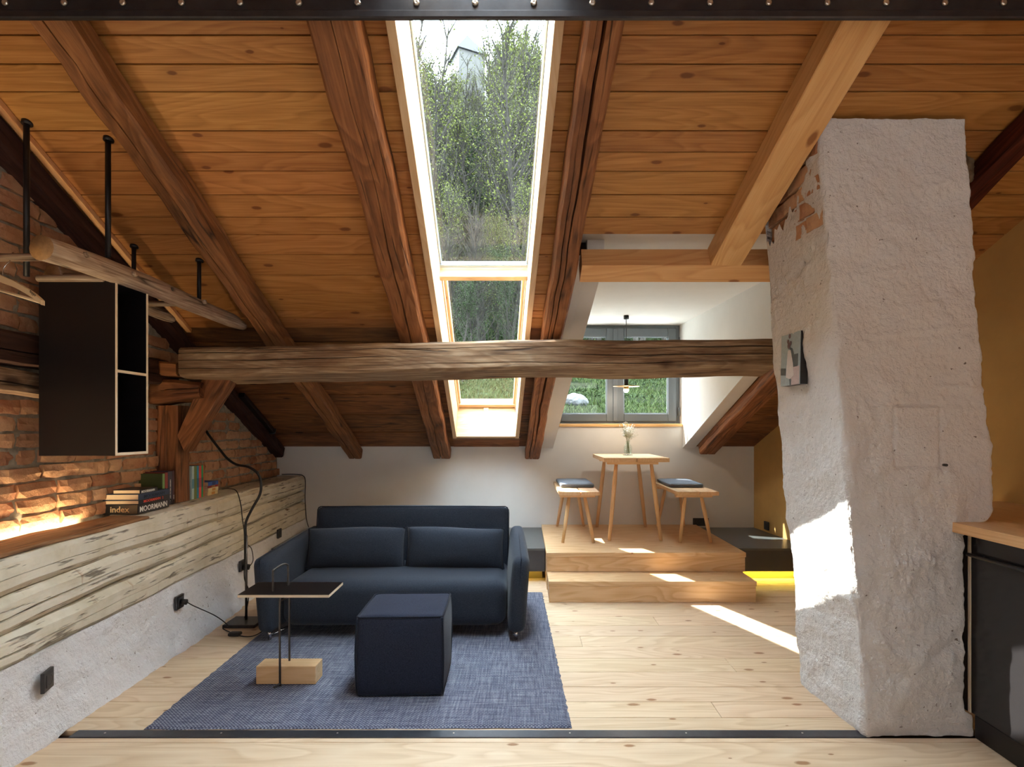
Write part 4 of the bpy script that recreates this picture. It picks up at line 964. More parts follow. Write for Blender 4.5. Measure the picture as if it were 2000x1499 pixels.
# led strip behind the ledge
ls = root('light_strip', (xb(2.3)+.02, 2.3, .84), label='warm light strip lying on the log ledge at the foot of the bricks', cat='lamp')
vs = []
for (Y, dx) in ((1.0, .012), (3.05, .012), (3.05, .034), (1.0, .034)): vs.append((xb(Y)+dx, Y, .800))
prism('profile', vs, (0, 0, .006), M['alu'], ls)
led = lamp('led_light', 'AREA', (xb(2.0)+.025, 2.0, .815), (-.75, 0, 1), 15.0, (1, .78, .46), shape='RECTANGLE', size=.02, size_y=2.0)
led.rotation_euler = (0, 0, 0)
zz_ = Vector((.2, 0, -1)).normalized(); yv = Vector((-.0715, 1, 0)).normalized(); xv = yv.cross(-zz_).normalized()
led.matrix_basis = Matrix.Translation((xb(2.0)+.026, 2.0, .815)) @ Matrix((xv, yv, -zz_)).transposed().to_4x4() @ Matrix.Rotation(math.pi, 4, 'Y')
led.parent = None
# ================================================================== RUG
rg = root('rug', (-.75, 3.5, 0), label='blue-grey woven wool rug under the sofa and side table', cat='rug')
A, B, Cn, D = onz(280, 1424, .006), onz(1117, 1421, .006), onz(1059, 1157, .006), onz(605, 1157, .006)
A.z = B.z = Cn.z = D.z = 0
vs, fs = [], []; nu, nv = 120, 140
def rp(u, v):
    p = A.lerp(B, u).lerp(D.lerp(Cn, u), v)
    ed = (1 if u in (0, 1) else 0)*mn.noise(Vector((0, v*60, u*5)))*.008+(1 if v in (0, 1) else 0)*0
    return Vector((p.x+ed, p.y+(mn.noise(Vector((u*20, 0, v*5)))*.006 if v in (0, 1) else 0), 0))
for i in range(nu+1):
    for j in range(nv+1):
        p = rp(i/nu, j/nv); e = min(i, nu-i, j, nv-j); p.z = (.0085 if e else .0015)+.0012*mn.noise(p*3); vs.append(p)
for i in range(nu):
    for j in range(nv):
        a = i*(nv+1)+j; fs.append((a, a+nv+1, a+nv+2, a+1))
mk('weave', vs, fs, M['rug'], rg, Matrix.Translation((-.75, 3.5, 0)))
# ================================================================== SOFA
RZ = .0095
so = root('sofa', (-.80, 3.9, RZ), label='dark blue-grey two-seat fabric sofa against the back wall bench', cat='sofa')
T = Matrix.Translation
sx0, sx1 = -1.53, -.115
softbox('seat', sx1-sx0, .86, .285, .075, M['sofa'], so, T(((sx0+sx1)/2, 3.95, .215)), (.0, .02, .012), 14, .003)
bm_ = T(((sx0+sx1)/2, 4.19, .49)) @ Matrix.Rotation(-.16, 4, 'X')
softbox('backrest', sx1-sx0-.005, .17, .50, .035, M['sofa'], so, bm_, (0, .012, .008), 14, .003)
for sgn, xc in ((-1, -1.588), (1, -.058)):
    # arm: side profile extruded and rounded
    m = T((xc, 3.885, .305)) @ Matrix.Rotation(sgn*.04, 4, 'Z')
    a = softbox('armrest', .105, .88, .49, .045, M['sofa'], so, m, (.014, .01, .0), 14, .002)
    for v in a.data.vertices:   # rises a little to the back, tucks in at the foot
        t = (v.co.y+.44)/.88; up = (v.co.z+.245)/.49
        v.co.z += .035*t*up-.03*(1-t)*up; v.co.x += sgn*(.022*up*(1-.3*t))-sgn*.012*(1-up)
    P = []
    for (y, z) in ((-.425, -.22), (-.432, .0), (-.428, .17), (-.40, .208), (-.2, .222), (.1, .240), (.40, .258)):
        up = (z+.245)/.49; P.append(m @ Vector((sgn*(.022*up)-sgn*.012*(1-up)+.0, y-.012, z+.012)))
    tube('piping', P, .004, M['piping'], a, 6, 4)
tube('piping', [bm_ @ Vector((x, -.083, z)) for x, z in ((-.70, -.2), (-.70, .225), (-.694, .240), (-.68, .247), (.68, .247), (.694, .240), (.70, .225), (.70, -.2))], .004, M['piping'], so, 6, 1)
for (x, y) in ((-1.585, 3.50), (-.055, 3.50), (-1.585, 4.25), (-.055, 4.25)):
    tube('foot', [(x, y, RZ+.002), (x, y, .07)], .011, M['chrome'], so, 12, 1)
tube('skid', [(-1.60, 3.52, RZ+.014), (-1.50, 3.60, RZ+.05)], .008, M['chrome'], so, 8, 1)
def pillow(name, c, w, h, th, rot, mt, par, seed):
    m = T(c) @ rot; vs, fs = [], []; nu, nv = 26, 16
    for s in (1, -1):
        for i in range(nu+1):
            for j in range(nv+1):
                u, v = -1+2*i/nu, -1+2*j/nv
                prof = (max(0, 1-abs(u)**3.2)**.55)*(max(0, 1-abs(v)**2.4)**.6)
                pin = 1-.035*(1-u*u)*abs(v)**3 ; pin2 = 1-.03*(1-v*v)*abs(u)**3
                p = Vector((u*w/2*pin2, s*th/2*prof, v*h/2*pin))
                p.y += s*.004*mn.noise(Vector((u*5, v*4, seed)))*prof+s*-.008*prof*math.exp(-((abs(u)-.95)**2+(v+.75)**2)*18)
                p.z += .008*math.sin(u*2.4+seed)*(v > 0)*v
                vs.append(p)
    n0 = (nu+1)*(nv+1)
    for s in (0, 1):
        for i in range(nu):
            for j in range(nv):
                a = s*n0+i*(nv+1)+j; f = (a, a+nv+1, a+nv+2, a+1); fs.append(f if s == 0 else f[::-1])
    o = mk(name, vs, fs, mt, par, m, smooth=True, world=False)
    bm = bmesh.new(); bm.from_mesh(o.data); bmesh.ops.remove_doubles(bm, verts=bm.verts, dist=.0008); bmesh.ops.recalc_face_normals(bm, faces=bm.faces); bm.to_mesh(o.data); bm.free()
    B_ = [Vector((-1, 0, -1)), Vector((1, 0, -1)), Vector((1, 0, 1)), Vector((-1, 0, 1))]; Q = []
    for i in range(4):
        for t in (.02, .25, .5, .75, .98):
            a = B_[i].lerp(B_[(i+1) % 4], t); u, v = a.x, a.z
            z = v*h/2*(1-.035*(1-u*u)*abs(v)**3)+.008*math.sin(u*2.4+seed)*(v > 0)*v
            Q.append(m @ Vector((u*w/2*(1-.03*(1-v*v)*abs(u)**3), 0, z)))
    vs, fs = tubegeo(Q, .0035, 6, True); mk('piping', vs, fs, M['piping'], par, m, smooth=True)
rot = Matrix.Rotation(-.22, 4, 'X')
for (xc, lb, sd) in ((-1.175, 'long dark blue-grey cushion leaning on the sofa back, nearer the floor lamp', 1.0), (-.485, 'long dark blue-grey cushion leaning on the sofa back, nearer the podium', 2.7)):
    cu = root('sofa_cushion', (xc, 3.9, .36), label=lb, cat='cushion')
    pillow('cover', (xc, 3.925, .488), .685, .29, .15, rot, M['sofa'], cu, sd)
# ================================================================== POUF
po = root('pouf', (-.63, 2.95, RZ), rz=0, label='navy blue cube pouf standing on the rug in front of the sofa', cat='pouf')
pm2 = T((-.618, 2.952, RZ+.197)) @ Matrix.Rotation(.03, 4, 'Z')
softbox('body', .425, .40, .39, .016, M['pouf'], po, pm2, (.012, .012, .004), 12, .003)
hx, hy, hzp = .208, .196, .190
for zz in (1, -1):
    Q = []
    Pc = [Vector((-hx, -hy, hzp*zz)), Vector((hx, -hy, hzp*zz)), Vector((hx, hy, hzp*zz)), Vector((-hx, hy, hzp*zz))]
    for i in range(4): Q += [pm2 @ Pc[i].lerp(Pc[(i+1) % 4], t) for t in (.03, .35, .65, .97)]
    vs, fs = tubegeo(Q, .005, 6, True); mk('piping', vs, fs, M['piping'], po, pm2, smooth=True)
for a, b in ((-1, -1), (1, -1), (1, 1), (-1, 1)): tube('piping', [pm2 @ Vector((a*hx, b*hy, -.18)), pm2 @ Vector((a*(hx+.006), b*(hy+.006), 0)), pm2 @ Vector((a*hx, b*hy, .185))], .005, M['piping'], po, 6, 4)
# ================================================================== SIDE TABLE
sd = root('side_table', (-1.22, 2.93, RZ), label='small black side table with wire handle and wooden block foot on the rug', cat='table')
tt = [at(464, 1168.5, 2.74), at(642.5, 1167, 2.74), onz(670, 1137.5, .512), onz(505, 1137.5, .512)]
for v in tt: v.z = .498
tf = Matrix.Translation(sum(tt, Vector())/4)
prism('top_panel', tt, (0, 0, .0125), M['ply_edge'], sd, tf)
tc = sum(tt, Vector())/4
prism('top_face', [tc+(v-tc)*.997+Vector((0, 0, .0128)) for v in tt], (0, 0, .0015), M['black'], sd, tf)
box('foot_block', -1.377, -1.072, 2.885, 2.985, RZ+.001, RZ+.093, M['furniture'], sd, .002)
xa, yr = at(545.5, 1300, 2.86).x, 2.868
# wire: front rod runs down the front of the block, back rod stands on top of it
tube('wire_frame', [(xa-.02, yr-.03, RZ+.006), (xa, yr, RZ+.012), (xa, yr, .03), (xa, yr, .44), (xa+.01, yr+.02, .465), (xa-.06, yr-.05, .492)], .0055, M['iron'], sd, 10, 5)
tube('wire_frame', [(xa+.012, 2.955, RZ+.09), (xa+.012, 2.955, .44), (xa+.02, 2.95, .465), (xa+.09, 2.97, .492)], .0055, M['iron'], sd, 10, 5)
tube('wire_frame', [(xa+.0, yr, .44), (xa+.012, 2.955, .44)], .0045, M['iron'], sd, 8, 1)
tube('handle_loop', [(xa-.005, 2.80, .50), (xa-.005, 2.80, .60), (xa-.002, 2.805, .618), (xa+.012, 2.87, .628), (xa+.022, 2.905, .618), (xa+.024, 2.91, .60), (xa+.024, 2.91, .50)], .0055, M['iron'], sd, 10, 5)
# ================================================================== HANGING LADDER, CABINET, HANGER
ld = root('hanging_ladder', (-1.95, 2.8, 2.05), label='old wooden ladder hung level from black rods as a clothes rail', cat='ladder')
def pole(name, a, b, ra, rb, n=60, sides=16, ragged=False):
    a, b = Vector(a), Vector(b); vs, fs = [], []; d = (b-a).normalized(); m = frame((a+b)/2, d, (0, 0, 1)); u = m.to_3x3() @ Vector((0, 1, 0)); w = m.to_3x3() @ Vector((0, 0, 1))
    for i in range(n+1):
        t = i/n; c = a.lerp(b, t)+Vector((0, 0, .012*math.sin(t*5)))
        for k in range(sides):
            an = 2*math.pi*k/sides; r = lerp(ra, rb, t)*(1+.07*mn.noise(Vector((math.cos(an)*1.3, math.sin(an)*1.3, t*5)))+.035*mn.noise(Vector((math.cos(an)*6, math.sin(an)*6, t*9))))
            if ragged and t > .9: r *= 1-.75*((t-.9)/.1)**1.5*(.6+.4*math.sin(an*1.0))
            vs.append(c+(u*math.cos(an)+w*math.sin(an))*r)
    for i in range(n):
        for k in range(sides): fs.append((i*sides+k, i*sides+(k+1) % sides, (i+1)*sides+(k+1) % sides, (i+1)*sides+k))
    fs.append(tuple(range(sides))); fs.append(tuple(n*sides+k for k in range(sides)))
    ix = [0]*(len(fs)-2)+[1, 1]
    o = mk(name, vs, fs, [M['grey_log'], M['end_grain']], ld, m, smooth=True, idx=ix); fix(o.data); return o
pole('rail', (-1.885, 2.195, 2.026), (-1.885, 3.77, 2.03), .049, .044, ragged=True)
pole('rail', (-2.20, 2.62, 2.045), (-2.19, 3.50, 2.02), .038, .034, ragged=True)
for Y in (2.358, 2.65, 2.94, 3.23):
    tube('rung', [(-2.215, Y, 2.037), (-1.845, Y, 2.041)], [.0165, .0165], M['grey_log'], ld, 10, 1)
    tube('rung_plug', [(-1.845, Y, 2.048), (-1.829, Y, 2.049)], [.013, .012], M['grey_log'], ld, 12, 1)
tube('rung', [(-2.225, 2.575, 2.008), (-1.93, 2.575, 2.008)], .016, M['grey_log'], ld, 10, 1)
for (x, y, zb) in ((-2.172, 2.455, 1.985), (-1.872, 2.53, 2.09), (-2.19, 3.155, 2.05), (-1.885, 3.26, 2.06)):
    zt = RA-S*y
    tube('suspension_rod', [(x, y, zb), (x, y, zt+.004)], .0115, M['rod'], ld, 8, 1)
    tube('rod_flange', [(x, y+.002, zt-.012), (x+.0, y+.004, zt+.004)], .021, M['rod'], ld, 14, 1)
hc = root('hanging_cabinet', (-2.06, 2.7, 1.2), label='tall black open cabinet hung from the ladder in front of the brick wall', cat='cabinet')
cx0, cx1, cy0, cy1, cz0, cz1 = -2.233, -1.882, 2.588, 2.812, 1.196, 2.005
th = .013
def cbox(nm, a, b, c, d, e, f, par=hc, edge=None):
    o = box(nm, a, b, c, d, e, f, M['black'], par, 0)
    return o
cbox('side_panel', cx0, cx1, cy0, cy0+th, cz0, cz1); cbox('side_panel', cx0, cx1, cy1-th, cy1, cz0, cz1)
cbox('back_panel', cx0, cx0+th, cy0+th, cy1-th, cz0, cz1)
cbox('bottom_panel', cx0+th, cx1, cy0+th, cy1-th, cz0, cz0+th); cbox('top_panel', cx0+th, cx1, cy0+th, cy1-th, cz1-th, cz1)
zs = 1.587
cbox('shelf', cx0+th, cx1, cy0+th, cy1-th, zs-.006, zs+.007)
ev = .0015
for (a, b, e, f) in ((cy0, cy0+th, cz0, cz1), (cy1-th, cy1, cz0, cz1), (cy0+th, cy1-th, cz0, cz0+th), (cy0+th, cy1-th, cz1-th, cz1), (cy0+th, cy1-th, zs-.006, zs+.007)):
    tag(box('edge_band', cx1, cx1+ev, a, b, e, f, M['ply_edge'], hc, 0), 'pale plywood edge')
hg = root('clothes_hanger', (-2.12, 2.36, 1.95), label='pale wooden clothes hanger hooked on the ladder rung at the left edge', cat='hanger')
M['hanger'] = plain('pale beech', (196, 172, 140), .5)
hy_ = 2.36
def hp(px, py, Yq=2.30): return at(px, py, Yq)
arm = [(-30, 528), (-5, 541), (12, 549), (30, 556), (50, 567), (70, 580), (84, 592)]
P = spline([hp(x, y, 2.33-.0012*x) for x, y in arm], 5)
vs, fs = [], []
for i, p in enumerate(P):
    t = i/(len(P)-1); hh = lerp(.016, .0095, t); w = lerp(.012, .009, t)
    for (dy, dz) in ((-w, -hh), (w, -hh), (w, hh), (-w, hh)): vs.append(p+Vector((0, dy, dz)))
for i in range(len(P)-1):
    for k in range(4): fs.append((i*4+k, i*4+(k+1) % 4, i*4+4+(k+1) % 4, i*4+4+k))
fs += [(0, 1, 2, 3), tuple(len(vs)-4+k for k in range(4))]
o = mk('shoulder', vs, fs, M['hanger'], hg); fix(o.data)
tube('trouser_bar', [hp(-30, 558, 2.36), hp(83, 592, 2.235)], .006, M['hanger'], hg, 8, 1)
hk = [hp(5, 549, 2.33), hp(6, 528, 2.335), hp(13, 516, 2.34)]
tube('hook', hk+[Vector((hk[-1].x+.004, 2.35, 2.02)), Vector((hk[-1].x+.006, 2.362, 2.058)), Vector((hk[-1].x-.01, 2.375, 2.058)), Vector((hk[-1].x-.02, 2.378, 2.03))], .0022, M['chrome'], hg, 8, 5)
a, b = hp(62, 573, 2.235), hp(80, 587, 2.218)
text('lettering', 'hoppe', .016, frame(a+Vector((0, -.0115, .002)), b-a, (0, -1, .0)) , M['socket_dark'], hg)
# ================================================================== BOOKS
LZ = .8335
def colm(rgb): return plain('cover %d %d %d' % rgb, rgb, .5, nz=.04, nscale=40)
def book(loc, rz, L, W, Th, cover, label, group=None, flat=True, pages=True, texts=(), title=None):
    """flat book: local x = width (page edge at x-, spine at x+... ), y = length along spine, z = thickness"""
    r = root('book', loc, rz, label=label, cat='book', **({'group': group} if group else {}))
    m = WM[r]; c = cover; k = .0028
    def b_(nm, x0, x1, y0, y1, z0, z1, mt): return box(nm, x0, x1, y0, y1, z0, z1, mt, r, .0006, pre=m, long='x')
    b_('cover', -W, 0, 0, L, 0, k, c); b_('cover', -W, 0, 0, L, Th-k, Th, c); b_('spine', 0, k, 0, L, 0, Th, c)
    b_('pages', -W+.004, 0, .004, L-.004, k, Th-k, M['paper'])
    for (body, size, x, y, z, mt, face, xs) in texts:
        if face == 'spine': fm = m @ frame((k+.0006, y, z), (0, 1, 0), (1, 0, 0))
        else: fm = m @ frame((x, -.0008, z), (1, 0, 0), (0, -1, 0))
        text('lettering', body, size, fm, mt, r, bold=size*.018, xs=xs)
    return r
M['w'] = plain('white print', (236, 234, 228), .6); M['rd'] = plain('red print', (226, 74, 52), .6); M['tan'] = plain('tan print', (214, 184, 136), .6); M['dk'] = plain('dark debossed print', (24, 34, 50), .6); M['gold'] = plain('gold print', (160, 150, 90), .6)
ra = math.atan(.0715)
# stack
def stk(dx, dy): return (-2.203+dx-.0715*dy, 3.205+dy, 0)
p = stk(0, 0)
b1 = book((p[0], p[1], LZ), ra, .315, .215, .054, colm((40, 34, 34)), 'thick dark book at the bottom of the flat stack, bold white lettering on its spine',
     texts=(('MOORMANN', .044, 0, .012, .010, M['w'], 'spine', 1.06), ('index', .047, -.150, 0, .012, M['tan'], 'front', 1.0)))
box('front_print', -.215, -.001, -.0006, .004, .001, .053, M['black'], b1, 0, pre=WM[b1], long='x'); 
p = stk(.002, .002)
book((p[0], p[1], LZ+.0545), ra, .312, .212, .024, colm((34, 32, 36)), 'dark book second from the bottom of the flat stack, red lettering on its spine',
     texts=(('MOORMANN  2', .021, 0, .045, .005, M['rd'], 'spine', 1.35),))
p = stk(.0, .004)
book((p[0], p[1], LZ+.079), ra, .31, .215, .034, colm((40, 58, 84)), 'dark blue book third from the bottom of the flat stack by the brick wall',
     texts=(('MOORMANN', .026, 0, .05, .006, M['dk'], 'spine', 1.35),))
p = stk(-.0, .01)
book((p[0]+.004, p[1], LZ+.1135), ra, .175, .148, .024, colm((48, 44, 44)), 'small black book lying on top of the flat stack, white lettering',
     texts=(('MOORMANN', .020, 0, .012, .004, M['w'], 'spine', 1.1),))
box('obi_band', -.148, .0036, .0, .175, .0, .006, M['w'], bpy.data.objects[[o.name for o in COL.objects if o.name.startswith('book')][-1]], 0, pre=WM[[o for o in COL.objects if o.name.startswith('book')][-1]], long='x') if False else None
# upright books: spine faces the room (+x), pages towards the bricks
def upright(y, th, hgt, w, cover, label, x=None, texts=()):
    x = -2.278-.0715*(y-3.55) if x is None else x
    r = root('book', (x, y, LZ), ra, label=label, cat='book'); m = WM[r]; k = .0025
    def b_(nm, x0, x1, y0, y1, z0, z1, mt): return box(nm, x0, x1, y0, y1, z0, z1, mt, r, .0006, pre=m, long='z')
    b_('cover', -w, 0, 0, k, 0, hgt, cover); b_('cover', -w, 0, th-k, th, 0, hgt, cover); b_('spine', 0, k, 0, th, 0, hgt, cover); b_('pages', -w+.004, 0, k, th-k, .003, hgt-.004, M['paper'])
    for (body, size, y_, z_, mt) in texts:
        text('lettering', body, size, m @ frame((k+.0006, y_, z_), (0, 0, 1), (1, 0, 0)), mt, r, bold=.0002)
    return r, m
g, gm = upright(3.532, .030, .205, .150, colm((62, 74, 34)), 'green book standing upright behind the flat stack, its cover to the room')
sp = box('spine_label', .0025, .0035, .004, .026, .0, .203, colm((120, 160, 96)), g, 0, pre=gm, long='z')
text('lettering', 'Die Berge\n  hinter dem Dorf', .008, gm @ frame((-.128, -.0008, .085), (1, 0, 0), (0, -1, 0)), M['gold'], g) if False else None
for k, (x0, x1, zq) in enumerate(((-.13, -.06, .088), (-.105, -.035, .080))): box('title_line', x0, x1, -.0006, 0, zq, zq+.003, M['gold'], g, 0, pre=gm, long='x')
upright(3.565, .030, .208, .145, colm((140, 52, 44)), 'red-brown upright book next to the green one, before the posts', texts=(('ARCHITEKTUR', .012, .020, .03, M['w']),))
upright(3.598, .050, .212, .145, colm((62, 60, 76)), 'dark slate upright book with pale spine lettering, beside the square post', texts=(('BAUEN IN DEN BERGEN', .013, .030, .02, M['w']),))
upright(3.650, .022, .215, .12, colm((84, 50, 56)), 'thin maroon upright book leaning next to the square post', texts=(('HOLZ', .010, .016, .03, M['w']),))
rb = root('bookmark_ribbon', (-2.275, 3.64, LZ), label='black cord loop hanging out of the dark books over the log edge', cat='cord')
tube('cord', [(-2.275, 3.615, .87), (-2.262, 3.615, .846), (-2.256, 3.60, .841), (-2.262, 3.63, .841), (-2.272, 3.645, .86)], .003, M['cable'], rb, 6)
yq = 3.862
for (th, c, lb, bd) in ((.030, (176, 204, 208), 'pale blue upright book right against the square post', (84, 140, 160)), (.036, (112, 128, 66), 'olive green upright book in the coloured row beyond the square post', (104, 118, 60)), (.026, (22, 140, 190), 'bright blue upright book in the coloured row beyond the square post', (16, 100, 140)),
                        (.034, (224, 80, 70), 'coral red upright book in the coloured row beyond the square post', (170, 60, 70)), (.026, (30, 160, 96), 'bright green upright book in the coloured row beyond the square post', (24, 110, 80)), (.012, (206, 96, 56), 'thin orange upright book ending the coloured row on the ledge', (206, 96, 56))):
    r, m = upright(yq, th, .228, .15, colm(c), lb, x=-2.285-.0715*(yq-3.86))
    box('spine_band', .0026, .0034, .001, th-.001, .075, .14, colm(bd), r, 0, pre=m, long='z'); yq += th+.001
for (x0, x1, y0) in ((0, 0, 3.95),):
    pass
zq = LZ
for i, (th, c, lb, W_, bd) in enumerate(((.026, (226, 206, 150), 'cream paperback at the bottom of the little stack at the end of the books', .105, (214, 150, 70)), (.026, (230, 214, 164), 'cream paperback second from the bottom in the little stack at the end of the books', .108, (214, 150, 70)),
                                     (.016, (160, 34, 44), 'dark red paperback third in the little stack at the end of the books', .105, (190, 150, 60)), (.028, (60, 100, 176), 'blue paperback topmost in the little stack at the end of the books', .10, (36, 52, 110)))):
    y = 4.085
    r = root('book', (-2.292-.0715*(y-3.95)+.004*(i % 2), y, zq), ra, label=lb, cat='book'); m = WM[r]
    cv = colm(c); L = .155
    box('cover', -W_, 0, 0, L, 0, .001, cv, r, 0, pre=m, long='y'); box('cover', -W_, 0, 0, L, th-.001, th, cv, r, 0, pre=m, long='y'); box('spine', 0, .0015, 0, L, 0, th, cv, r, .0005, pre=m, long='y'); box('pages', -W_+.003, 0, .002, L-.002, .001, th-.001, M['paper'], r, 0, pre=m, long='y')
    box('spine_patch', .0015, .0021, .06, .11, .004, th-.004, colm(bd), r, 0, pre=m, long='y')
    zq += th+.0008
# ================================================================== OUTDOORS
TZ = [(6.25, .85), (8.5, 1.02), (9, 1.24), (12, 1.85), (20, 3.3), (28, 5.3), (40, 13), (60, 27.5), (85, 48), (100, 55), (130, 57), (200, 60)]
def tz(x, y):
    return tab(TZ, y)+.25*mn.noise(Vector((x*.15, y*.15, 0)))*min(1, (y-6)/10)+(.02*abs(x)*(max(0, y-20)/60) if x > 0 else -.03*abs(x)*(max(0, y-20)/60))
vs, fs = [], []
ysx = [6.25+i*.35 for i in range(62)]+[28+i*2.2 for i in range(48)]; xs_ = [-70+i*1.6 for i in range(88)]
xs_ = sorted(set([round(x, 2) for x in xs_]+[round(-8+i*.4, 2) for i in range(48)]))
for y in ysx:
    for x in xs_: vs.append((x, y, tz(x, y)))
nx = len(xs_)
for i in range(len(ysx)-1):
    for j in range(nx-1): fs.append((i*nx+j, i*nx+j+1, (i+1)*nx+j+1, (i+1)*nx+j))
mk('hillside', vs, fs, M['ground'], None, Matrix.Identity(4), smooth=True)['kind'] = 'structure'
tr_ = prism('bounce_slab', [(-4, 6.2, 1.0), (5, 6.2, 1.0), (5, 8.9, 1.0), (-4, 8.9, 1.0)], (0, 0, .14), plain('pale bounce slab', (206, 204, 198), .95, nz=.15, nscale=40), None); tr_['kind'] = 'structure'  # unseen pale slab, added to reflect sunlight up into the dormer
# grass and low plants in the part seen through the panes
vs, fs = [], []
def blade(p, h, w, lean):
    a = rnd.uniform(0, 6.28); d = Vector((math.cos(a), math.sin(a), 0)); b = len(vs); e = Vector((rnd.uniform(-lean, lean), rnd.uniform(-lean, lean), 1)).normalized()*h
    vs.extend([p-d*w, p+d*w, p+e]); fs.append((b, b+1, b+2))
for i in range(42000):
    y = 9.0+22*rnd.random()**1.5; x = y*rnd.uniform(-.30, .40)
    if mn.noise(Vector((x*.5, y*.5, 3))) > .25 and rnd.random() < .8: continue
    s = .6+y*.05; blade(Vector((x, y, tz(x, y)-.01)), rnd.uniform(.05, .13)*s, .012*s, .9)
g_ = mk('meadow_grass', vs, fs, M['grass'], None); tag(g_, 'short spring grass covering the slope behind the house', 'grass', kind='stuff')
vs, fs = [], []
def leafq(p, s, vs, fs):
    n = Vector((rnd.uniform(-1, 1), rnd.uniform(-1, 1), rnd.uniform(-.3, 1))).normalized(); t = n.orthogonal().normalized()*s; w = n.cross(t).normalized()*s*.6; b = len(vs)
    vs.extend([p-t, p+w, p+t, p-w]); fs.append((b, b+1, b+2, b+3))
for i in range(34000):
    y = rnd.uniform(13, 44); x = y*rnd.uniform(-.28, .38)
    if y < 27 and mn.noise(Vector((x*.35, y*.3, 8))) < -.02: continue
    h = (.10 if y < 26 else .9)*abs(mn.noise(Vector((x*.8, y*.8, 1))))+.03; leafq(Vector((x, y, tz(x, y)+h*rnd.random())), rnd.uniform(.03, .06)*(1 if y < 26 else 2.4), vs, fs)
g_ = mk('undergrowth', vs, fs, M['leaf_green'], None); tag(g_, 'leafy green undergrowth between grass and trees', 'plants', kind='stuff')
bm = bmesh.new(); bmesh.ops.create_icosphere(bm, subdivisions=4, radius=.42)
for v in bm.verts:
    d = mn.fractal(v.co*2.5, .8, 2, 4)*.13; v.co *= 1+d; v.co.z *= .62
me = bpy.data.meshes.new('boulder'); bm.to_mesh(me); bm.free()
q = at(1124, 796, 11.5); rk = put('boulder', me, M['stone'], None, Matrix.Translation((q.x, 11.5, tz(q.x, 11.5)+.08)) @ Matrix.Scale(.62, 4)); tag(rk, 'grey boulder in the grass behind the dormer window', 'rock')
# trees
def treegen(seed, h, leafy, spread=.32, nbr=40):
    r = random.Random(seed); tv, tf, lv, lf = [], [], [], []
    def rv(s): return Vector((r.uniform(-s, s), r.uniform(-s, s), r.uniform(-s, s)))
    P = [Vector((0, 0, -.5))]; d = Vector((r.uniform(-.06, .06), r.uniform(-.06, .06), 1))
    n = 10
    for i in range(n):
        d = (d+rv(.07)*Vector((1, 1, 0)).length*.5).normalized(); P.append(P[-1]+d*(h+.5)/n)
    rad = [max(.015, .011*h*(1-i/(n+1))**.9) for i in range(n+1)]
    tubegeo(P, rad, 6, False, tv, tf, False)
    def seg(t): k = t*n; i = min(n-1, int(k)); return P[i].lerp(P[i+1], k-i)
    for b in range(nbr):
        t = r.uniform(.22, .98); s = seg(t); a = r.uniform(0, 6.28); L = h*spread*(1.15-t)*r.uniform(.6, 1.2)+.4
        dr = Vector((math.cos(a), math.sin(a), r.uniform(.9, 2.0))).normalized(); Q = [s]
        for i in range(4): dr = (dr+rv(.18)+Vector((0, 0, .10))).normalized(); Q.append(Q[-1]+dr*L/4)
        tubegeo(Q, [.028*(1-i/5)*h/10+.006 for i in range(5)], 4, False, tv, tf, False)
        for k in range(10):
            s2 = Q[r.randrange(1, 5)]; d2 = (dr+rv(.7)+Vector((0, 0, .3))).normalized(); L2 = L*r.uniform(.25, .55)
            e = s2+d2*L2*.5+rv(.05); e2 = e+(d2+rv(.3)).normalized()*L2*.5
            tubegeo([s2, e, e2], [.011, .008, .005], 3, False, tv, tf, False)
            for q in range(leafy):
                c = s2.lerp(e2, r.random())+rv(.22); nn = rv(1).normalized(); tt = nn.orthogonal().normalized()*r.uniform(.03, .07); w = nn.cross(tt).normalized()*tt.length*.7; b0 = len(lv)
                lv.extend([c-tt, c+w, c+tt, c-w]); lf.append((b0, b0+1, b0+2, b0+3))
    return tv, tf, lv, lf
protos = []
for i, (h, lf_, sp, nb_) in enumerate(((14, 5, .30, 50), (12, 9, .34, 48), (16, 2, .26, 54), (10, 13, .38, 44), (13, 0, .30, 58))):
    tv, tf, lv, lfa = treegen(50+i, h, lf_, sp, nb_)
    mt_ = bpy.data.meshes.new('trunk'); mt_.from_pydata([tuple(v) for v in tv], [], tf); mt_.materials.append(M['bark'])
    ml = None
    if lf_: ml = bpy.data.meshes.new('foliage'); ml.from_pydata([tuple(v) for v in lv], [], lfa); ml.materials.append(M['leaf_yellow'] if i != 3 else M['leaf_green'])
    protos.append((mt_, ml))
KIND = [('young tree with sparse yellow-green spring leaves on the wooded slope outside', 'sparse leafing trees on the slope'), ('tree dense with yellow-green spring leaves on the wooded slope outside', 'dense leafing trees on the slope'), ('tall thin tree with very few new leaves on the wooded slope outside', 'thin tall trees on the slope'), ('low green leafy tree on the wooded slope outside', 'low green trees on the slope'), ('bare grey leafless tree on the wooded slope outside', 'bare trees on the slope')]
def tree(x, y, k, s=1.0):
    r = root('tree', (x, y, tz(x, y)), rnd.uniform(0, 6.28), label=KIND[k][0], cat='tree', group=KIND[k][1]); r.scale = (s, s, s*rnd.uniform(.9, 1.1))
    a = put('trunk', protos[k][0], None, None); a.parent = r
    if protos[k][1]: b = put('foliage', protos[k][1], None, None); b.parent = r
cnt = 0
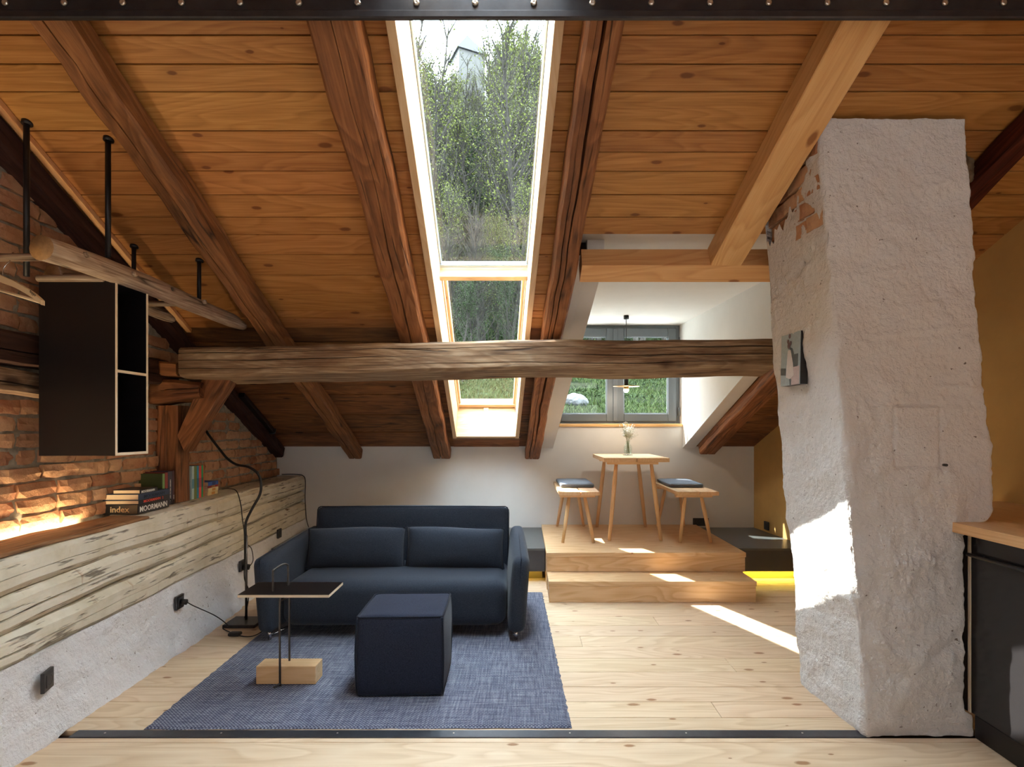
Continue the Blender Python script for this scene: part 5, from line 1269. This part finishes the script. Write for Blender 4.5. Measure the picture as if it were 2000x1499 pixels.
for i in range(3000):
    y = 23+65*rnd.random()**.85; x = y*rnd.uniform(-.30, .36)
    sky_gap = -.185 < x/y < -.06
    if sky_gap and y > 84: continue
    if cnt >= 262: break
    k = rnd.choice((0, 0, 1, 2, 2, 3, 4)) if y < 50 else rnd.choice((0, 1, 1, 2, 4, 4))
    s = rnd.uniform(.75, 1.1) if not sky_gap or y < 50 else rnd.uniform(.42, .66)
    tree(x, y, k, s); cnt += 1
for (x, y, k, s) in ((-16.5, 84, 4, 1.1), (-15.0, 80, 4, .95), (1.5, 86, 0, 1.1), (4.2, 84, 1, 1.1), (-1.4, 88, 4, 1.15), (-3.2, 86, 2, .95), (7, 88, 1, 1.1)): tree(x, y, k, s)
for i in range(26):
    y = rnd.uniform(16.5, 24); tree(y*rnd.uniform(-.20, .04), y, rnd.choice((0, 4, 3, 0)), rnd.uniform(.3, .5))
# hilltop tower
tw = root('tower', (-9.8, 96, 50), label='old tower with a steep hipped roof and spire cross above the trees', cat='building')
zc = 64.2; c = Vector((-9.8, 96, 0)); rot_ = Matrix.Rotation(.45, 4, 'Z')
def tp(x, y, z): return c+(rot_ @ Vector((x, y, 0)))+Vector((0, 0, z))
prism('tower_wall', [tp(-2.3, -2.3, 50), tp(2.3, -2.3, 50), tp(2.3, 2.3, 50), tp(-2.3, 2.3, 50)], (0, 0, zc-50), M['tower_wall'], tw)
vs = [tp(-2.7, -2.7, zc), tp(2.7, -2.7, zc), tp(2.7, 2.7, zc), tp(-2.7, 2.7, zc), tp(0, 0, zc+4.3)]
mk('roof', vs, [(0, 1, 2, 3)[::-1], (0, 1, 4), (1, 2, 4), (2, 3, 4), (3, 0, 4)], M['tower_roof'], tw)
tube('spire_cross', [tp(0, 0, zc+4.2), tp(0, 0, zc+5.4)], .06, M['rod'], tw, 6, 1); tube('spire_cross', [tp(-.35, 0, zc+5.1), tp(.35, 0, zc+5.1)], .05, M['rod'], tw, 6, 1)
# ------------------------------------------------------------------ groups for repeats
GR = {'rafter': 'old rafters under the sloping ceiling', 'bench': 'plank benches at the dining table', 'seat_cushion': 'felt cushions on the benches', 'sofa_cushion': 'long cushions on the sofa', 'wall_socket': 'wall sockets along the walls', 'post': 'posts on the log ledge', 'wall_bench': 'dark floating benches along the back wall', 'wall_beam': 'timbers let into the brick wall'}
for o in list(COL.objects):
    if o.parent is None:
        k = o.name.split('.')[0]
        if k in GR: o['group'] = GR[k]
        if k == 'book': o['group'] = 'books in flat stacks on the log ledge' if 'stack' in o['label'] and 'upright' not in o['label'] and 'standing' not in o['label'] else 'books standing on the log ledge'
